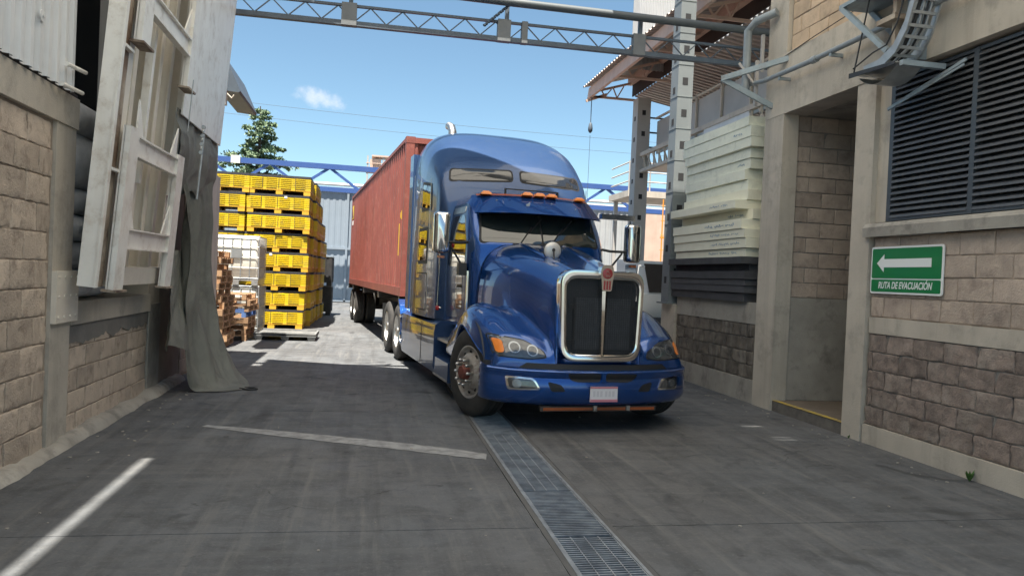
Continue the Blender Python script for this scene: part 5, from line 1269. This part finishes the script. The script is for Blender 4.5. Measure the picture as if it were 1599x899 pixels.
for s in (-1, 1):
    fr = decal(sb, rpoly([(s * .05, 3.0), (s * 1.02, 2.94), (s * .99, 3.15), (s * .05, 3.19)], .06), 'y', 1, .004, 6).build('roof_window', 'black_rubber', slp, 40, shift=False)
    decal(sb, rpoly([(s * .075, 3.02), (s * .995, 2.965), (s * .97, 3.13), (s * .075, 3.165)], .05), 'y', 1, .009, 6).build('pane', 'tinted_glass', fr, 40, shift=False)
    a_ = decal(sb, rpoly([(2.72, 2.55), (3.35, 2.55), (3.35, 3.02), (2.78, 2.95)], .06), 'x', -s, .005).build('side_window', 'black_rubber', slp, 40, shift=False)
    decal(sb, rpoly([(2.76, 2.59), (3.30, 2.59), (3.30, 2.97), (2.82, 2.91)], .05), 'x', -s, .010).build('pane', 'tinted_glass', a_, 40, shift=False)
    b_ = decal(sb, rpoly([(2.85, 1.75), (3.45, 1.75), (3.45, 2.3), (2.85, 2.3)], .05), 'x', -s, .004).build('vent_window', 'black_rubber', slp, 40, shift=False)
    decal(sb, rpoly([(2.9, 1.8), (3.4, 1.8), (3.4, 2.25), (2.9, 2.25)], .04), 'x', -s, .010).build('pane', 'tinted_glass', b_, 40, shift=False)
    c_ = decal(sb, rpoly([(2.8, 1.05), (3.5, 1.05), (3.5, 1.62), (2.8, 1.62)], .08), 'x', -s, .004).build('locker_door_seal', 'black_rubber', slp, 40, shift=False)
    decal(sb, rpoly([(2.82, 1.07), (3.48, 1.07), (3.48, 1.60), (2.82, 1.60)], .075), 'x', -s, .008).build('locker_door', 'sleeper_sheen_blue', c_, 40, shift=False)
    m = MB(); m.box(s * 1.222 - .002, s * 1.222 + .002, 2.62, 2.64, 1.0, 3.0); m.box(s * 1.222 - .002, s * 1.222 + .002, 4.05, 4.06, 1.0, 3.2); m.build('panel_joint', 'satin_metal', slp, shift=False)
    m = MB(); m.box(s * 1.13 - .07, s * 1.13 + .07, 4.40, 4.72, 1.0, 3.6); m.build('side_extender', 'sleeper_sheen_blue', slp, shift=False)
# exhaust stack
m = MB(); m.tube([(-.52, 4.58, .8), (-.52, 4.58, 3.95), (-.52, 4.58, 4.08), (-.53, 4.63, 4.16), (-.56, 4.72, 4.20)], [.075, .075, .07, .07, .07], 14); m.build('exhaust_stack', 'satin_metal', tk, 50, shift=False)
# side fairings, steps, tanks
for s in (-1, 1):
    pr = [(.92, .955), (1.12, .95), (1.20, .90), (1.215, .80), (1.215, .34), (1.19, .235), (1.12, .21), (.9, .21)]
    m = MB(); m.loft([[(s * a, y, b if y < 4.7 or b < .9 else b) for a, b in pr] for y in (1.98, 2.0, 2.9, 3.8, 4.75, 4.9)], True, True); fa = m.build('side_fairing', 'sleeper_sheen_blue', tk, 40, shift=False)
    m = MB(); m.box(s * 1.219 - .002, s * 1.219 + .002, 2.95, 2.962, .26, .88); m.build('panel_joint', 'black_rubber', fa, shift=False)
    m = MB(); m.loft([[(s * a, y, b) for a, b in ((.85, .50), (1.13, .50), (1.20, .47), (1.20, .22), (.85, .22))] for y in (1.08, 1.12, 2.0)], True, True); m.build('lower_step', 'sleeper_sheen_blue', tk, 40, shift=False)
    m = MB(); m.box(s * 1.03 - .14, s * 1.03 + .14, 1.15, 1.95, .70, .735); m.box(s * 1.05 - .16, s * 1.05 + .17, 1.1, 1.98, .225, .25); 
    for k in range(8): m.box(s * 1.03 - .12, s * 1.03 + .12, 1.2 + k * .09, 1.24 + k * .09, .735, .742)
    m.build('step_tread', 'satin_metal', tk, shift=False)
    m = MB(); m.grid(lambda u, v: (s * lerp(.75, 1.22, v), 5.60 - .66 * cos(u * 1.15), .52 + .66 * sin(u * 1.15)), 14, 2); m.grid(lambda u, v: (s * lerp(.75, 1.22, v), 5.60 - .645 * cos(u * 1.15), .52 + .645 * sin(u * 1.15)), 14, 2); m.build('quarter_fender', 'truck_blue', tk, 60, shift=False)
    m = MB(); m.tube([(s * 1.2, 4.90, .36), (s * 1.22, 5.0, .42), (s * 1.22, 5.02, .55)], .03, 8); m.tube([(s * 1.2, 4.92, .86), (s * 1.22, 5.0, .84)], .03, 8); m.build('fender_mount', 'chrome', tk, 50, shift=False)
m = MB()
for s in (-1, 1): m.box(s * .43 - .04, s * .43 + .04, -.5, 7.8, .72, .98)
m.box(-.43, .43, 7.6, 7.75, .74, .96); m.box(-.43, .43, 4.5, 4.6, .74, .96); m.box(-.5, .5, 1.1, 2.4, .45, .95); m.build('chassis_frame', 'chassis', tk, shift=False)
m = MB(); m.lathe([(.01, 1.115), (.45, 1.12), (.47, 1.09), (.47, 1.0), (.3, .98)], 24, 'z', (0, 6.3, 0)); m.build('fifth_wheel', 'chassis', tk, 40, shift=False)
# mirrors
for s in (-1, 1):
    cx = s * 1.34; m = MB(); ov_ = rpoly([(-.105, 1.87), (.105, 1.87), (.105, 2.40), (-.105, 2.40)], .06)
    m.loft([[(cx + p[0] * k_, 1.16 + y, 2.135 + (p[1] - 2.135) * q_) for p in ov_] for y, k_, q_ in ((-.10, .55, .88), (-.085, .82, .95), (-.04, 1, 1), (.05, 1, 1), (.06, .97, .98))], True, True, True); mir = m.build('door_mirror', 'chrome', tk, 50, shift=False)
    m = MB(); m.tube([(cx, 1.2, 2.02), (s * 1.05, 1.25, 2.02), (s * .95, 1.3, 2.04)], .018, 8); m.tube([(s * 1.22, 1.22, 2.0), (s * 1.02, 1.28, 1.72)], .014, 8); m.box(s * 1.03 - .05, s * 1.03 + .05, 1.2, 1.32, 1.60, 1.76)
    m.build('mirror_arm', 'black_metal', mir, 50, shift=False)
    MB().box(cx - .04, cx + .04, 1.10, 1.16, 1.81, 1.84).build('side_marker', 'amber_dark', mir, shift=False)
    if s > 0: MB().box(.86, 1.36, 1.15, 1.24, 2.45, 2.52).build('mirror_arm_upper', 'chrome', mir, shift=False)
p = Vector((-.24, .12, 1.93)); base = hb.ray_cast(Vector((-.62, -.12, 4)), Vector((0, 0, -1)))[0] or Vector((-.62, -.1, 1.4))
hm = MB(); hm.lathe([(.001, -.034), (.05, -.031), (.085, -.022), (.104, -.006), (.110, .008), (.106, .02)], 28, 'y', (-.18, .18, 1.94)); hmo = hm.build('hood_mirror', 'mirror_back', tk, 50, shift=False)
m = MB(); m.lathe([(.1, .0), (.114, .004), (.114, .018), (.1, .022)], 28, 'y', (-.18, .18, 1.94)); m.build('mirror_rim', 'black_rubber', hmo, 50, shift=False)
m = MB(); m.tube([(-.18, .135, 1.94), (-.20, .06, 1.80), (-.28, -.05, 1.55)], .009, 8); m.lathe([(.02, 1.42), (.024, 1.46), (.015, 1.56)], 10, 'z', (-.285, -.055, 0)); m.build('mirror_stalk', 'black_metal', hmo, 50, shift=False)
m = MB(); m.lathe([(.016, -.05), (.022, -.04), (.018, -.03)], 10, 'y', (-.18, .18, 1.95)); m.build('mirror_bolt', 'black_metal', hmo, 50, shift=False)

# --- wheels (disc faces -x)
def wheel_meshes():
    prof = [(.30, .135), (.315, .14), (.36, .148), (.43, .145), (.475, .13), (.495, .115), (.505, .10), (.505, .06), (.496, .058), (.496, .05), (.505, .048), (.507, .01), (.498, .008), (.498, -.002), (.507, -.004), (.505, -.045), (.496, -.047), (.496, -.055), (.505, -.057), (.505, -.10), (.495, -.115), (.475, -.13), (.43, -.145), (.36, -.148), (.315, -.14), (.30, -.135)]
    ty = MB().lathe(prof, 56, 'x'); ty.f = ty.f[:-2]; T = ty.mesh('tyre', 'tyre', 30)
    sp = MB().lathe([(.30, .13), (.305, -.135), (.29, -.14), (.278, -.13), (.270, -.10), (.255, -.09), (.23, -.105), (.19, -.15), (.165, -.16), (.10, -.16), (.001, -.16)], 44, 'x').mesh('rim', 'wheel_paint', 35)
    rr = MB().lathe([(.30, .13), (.305, -.135), (.29, -.14), (.278, -.13), (.268, -.08), (.24, -.02), (.20, .04), (.175, .055), (.10, .055), (.001, .055)], 44, 'x').mesh('rim', 'satin_metal', 35)
    return T, sp, rr
WT, WS, WR = wheel_meshes()
hubf = MB().lathe([(.085, -.15), (.085, -.20), (.07, -.235), (.03, -.24), (.001, -.24)], 24, 'x').mesh('hub', 'hub_red', 40)
hubr = MB().lathe([(.11, .06), (.105, -.10), (.085, -.13), (.001, -.13)], 24, 'x').mesh('hub', 'satin_metal', 40)
nutm = MB().lathe([(.024, 0), (.024, -.02), (.018, -.022), (.018, -.075), (.012, -.085), (.001, -.086)], 12, 'x').mesh('lug_nut', 'satin_metal', 40)
holem = MB().lathe([(.026, .0), (.026, -.004), (.001, -.004)], 14, 'x').mesh('hand_hole', 'black_rubber', 40)
def wheel(parent, x, y, rz, front, R=.507):
    w = bpy.data.objects.new('wheel', WS if front else WR); COL.objects.link(w); w.parent = parent; w.location = (x, y, R); w.rotation_euler = (0, 0, rz)
    def put(n_, me, l=(0, 0, 0), r=(0, 0, 0)): o_ = bpy.data.objects.new(n_, me); COL.objects.link(o_); o_.parent = w; o_.location = l; o_.rotation_euler = r
    put('tyre', WT); put('hub', hubf if front else hubr)
    for k in range(10):
        a = 2 * pi * k / 10; put('lug_nut', nutm, ((-.158 if front else .055), .142 * cos(a), .142 * sin(a)))
        a += pi / 10
        if front: put('hand_hole', holem, (-.114, .222 * cos(a), .222 * sin(a)), (0, 0, 0))
    return w
wheel(tk, -1.06, AX, radians(15), True); wheel(tk, 1.06, AX, pi + radians(15), True)
for y in (5.62, 6.96):
    for s in (-1, 1):
        wheel(tk, s * 1.06, y, 0 if s < 0 else pi, False); wheel(tk, s * .73, y, 0 if s < 0 else pi, False)
    m = MB(); m.tube([(-1.0, y, .507), (1.0, y, .507)], .09, 10); m.build('axle', 'chassis', tk, 50, shift=False)
m = MB(); m.tube([(-.95, AX, .48), (.95, AX, .48)], .06, 10); m.build('axle', 'chassis', tk, 50, shift=False)
m = MB(); 
for s in (-1, 1): m.box(s * .9 - .3, s * .9 + .3, 7.62, 7.63, .2, .95)
m.build('mud_flap', 'black_rubber', tk, shift=False)

# ------------------------------------------------------------------ trailer chassis and container (local: x lateral from left side, y rearwards)
RZT = radians(5.82)
tl = thing('container_trailer', 'black skeletal trailer chassis carrying the red container', 'trailer', (.55, 13.85, 0), RZT)
m = MB()
for x in (.85, 1.6): m.box(x - .07, x + .07, .2, 12.3, .82, 1.14)
for y in (.1, 3.5, 7.0, 10.5, 12.2): m.box(.0, 2.44, y, y + .12, 1.02, 1.165)
m.build('frame', 'chassis', tl, shift=False)
for x in (.45, 2.0): m = MB(); m.box(x - .07, x + .07, 2.7, 2.84, .25, 1.1); m.box(x - .15, x + .15, 2.6, 2.95, .0, .03); m.box(x - .05, x + .05, 2.72, 2.82, .0, .3); m.build('landing_leg', 'chassis', tl, shift=False)
for y in (10.15, 11.45):
    for x, r in ((.18, 0), (.50, 0), (2.26, pi), (1.94, pi)):
        wheel(tl, x, y, r, False)
    m = MB(); m.tube([(.3, y, .507), (2.2, y, .507)], .08, 10); m.build('axle', 'chassis', tl, 50, shift=False)
m = MB(); m.box(.75, 1.7, 9.6, 12.0, .6, .82); m.build('bogie', 'chassis', tl, shift=False)
m = MB(); m.box(.3, .36, 12.3, 12.36, .55, 1.1); m.box(.1, 2.34, 12.32, 12.4, .5, .62); m.build('rear_bar', 'chassis', tl, shift=False)
cn = thing('shipping_container', 'red corrugated shipping container on the trailer behind the cab', 'container', (.55, 13.85, 1.17), RZT)
CW, CLn, CH = 2.44, 12.19, 2.90
def trap(n, L, d):
    P = []
    pt = L / n
    for k in range(n):
        for a, h in ((0, 0), (.26, 0), (.5, 1), (.76, 1)): P.append(((k + a) * pt, h * d))
    P.append((L, 0)); return P
for x, s in ((0, 1), (CW, -1)):
    P = trap(42, CLn - .30, .048)
    m = MB(); m.loft([[(x + s * (.012 + h), .15 + a, z) for a, h in P] for z in (.16, CH - .06)]); m.build('side_wall', 'container_red', cn, 20, shift=False)
P = trap(9, CW - .3, .045); m = MB(); m.loft([[(.15 + a, .02 + h, z) for a, h in P] for z in (.16, CH - .1)]); m.build('front_wall', 'container_red', cn, 20, shift=False)
m = MB(); m.box(.1, CW - .1, .05, CLn - .05, CH - .05, CH - .03); m.build('roof', 'container_red', cn, shift=False)
for x in (0, CW - .15):
    for y in (0, CLn - .15): MB().box(x, x + .15, y, y + .15, .1, CH - .1).build('corner_post', 'container_red', cn, shift=False)
m = MB()
for x in (.0, CW - .06): m.box(x, x + .06, .15, CLn - .15, .0, .165); m.box(x, x + .06, .15, CLn - .15, CH - .075, CH - .01)
for y in (.0, CLn - .1): m.box(.15, CW - .15, y, y + .1, 0, .16); m.box(.15, CW - .15, y, y + .1, CH - .11, CH - .01)
m.build('rail', 'container_red', cn, shift=False)
for x in (-.003, CW - .16):
    for y in (-.004, CLn - .17):
        for z in (0, CH - .115): MB().box(x, x + .165, y, y + .175, z, z + .118).build('corner_casting', 'container_red', cn, shift=False)
m = MB(); m.box(.15, CW - .15, CLn - .06, CLn - .02, .16, CH - .1); m.build('door', 'container_red', cn, shift=False)
m = MB(); m.box(.008, .0115, .52, .60, .75, 1.35); m.box(.008, .0115, .42, .47, 1.45, 1.55); m.box(.005, .0115, .30, .34, 1.42, 1.58); m.build('yellow_marking', 'mark_yellow', cn, shift=False)
m = MB(); m.box(.006, .0115, 11.45, 11.95, 2.12, 2.55); m.build('logo_panel', 'mark_yellow', cn, shift=False)
m = MB(); m.prism([(.003, 11.5, 2.16), (.003, 11.9, 2.16), (.003, 11.9, 2.48)], (.002, 0, 0)); m.build('logo_triangle', 'black_metal', cn, shift=False)
m = MB()
for k in range(3): m.box(.006, .0115, 11.48 + k * .16, 11.58 + k * .16, 1.92, 2.06)
m.build('white_marking', 'mark_white', cn, shift=False)
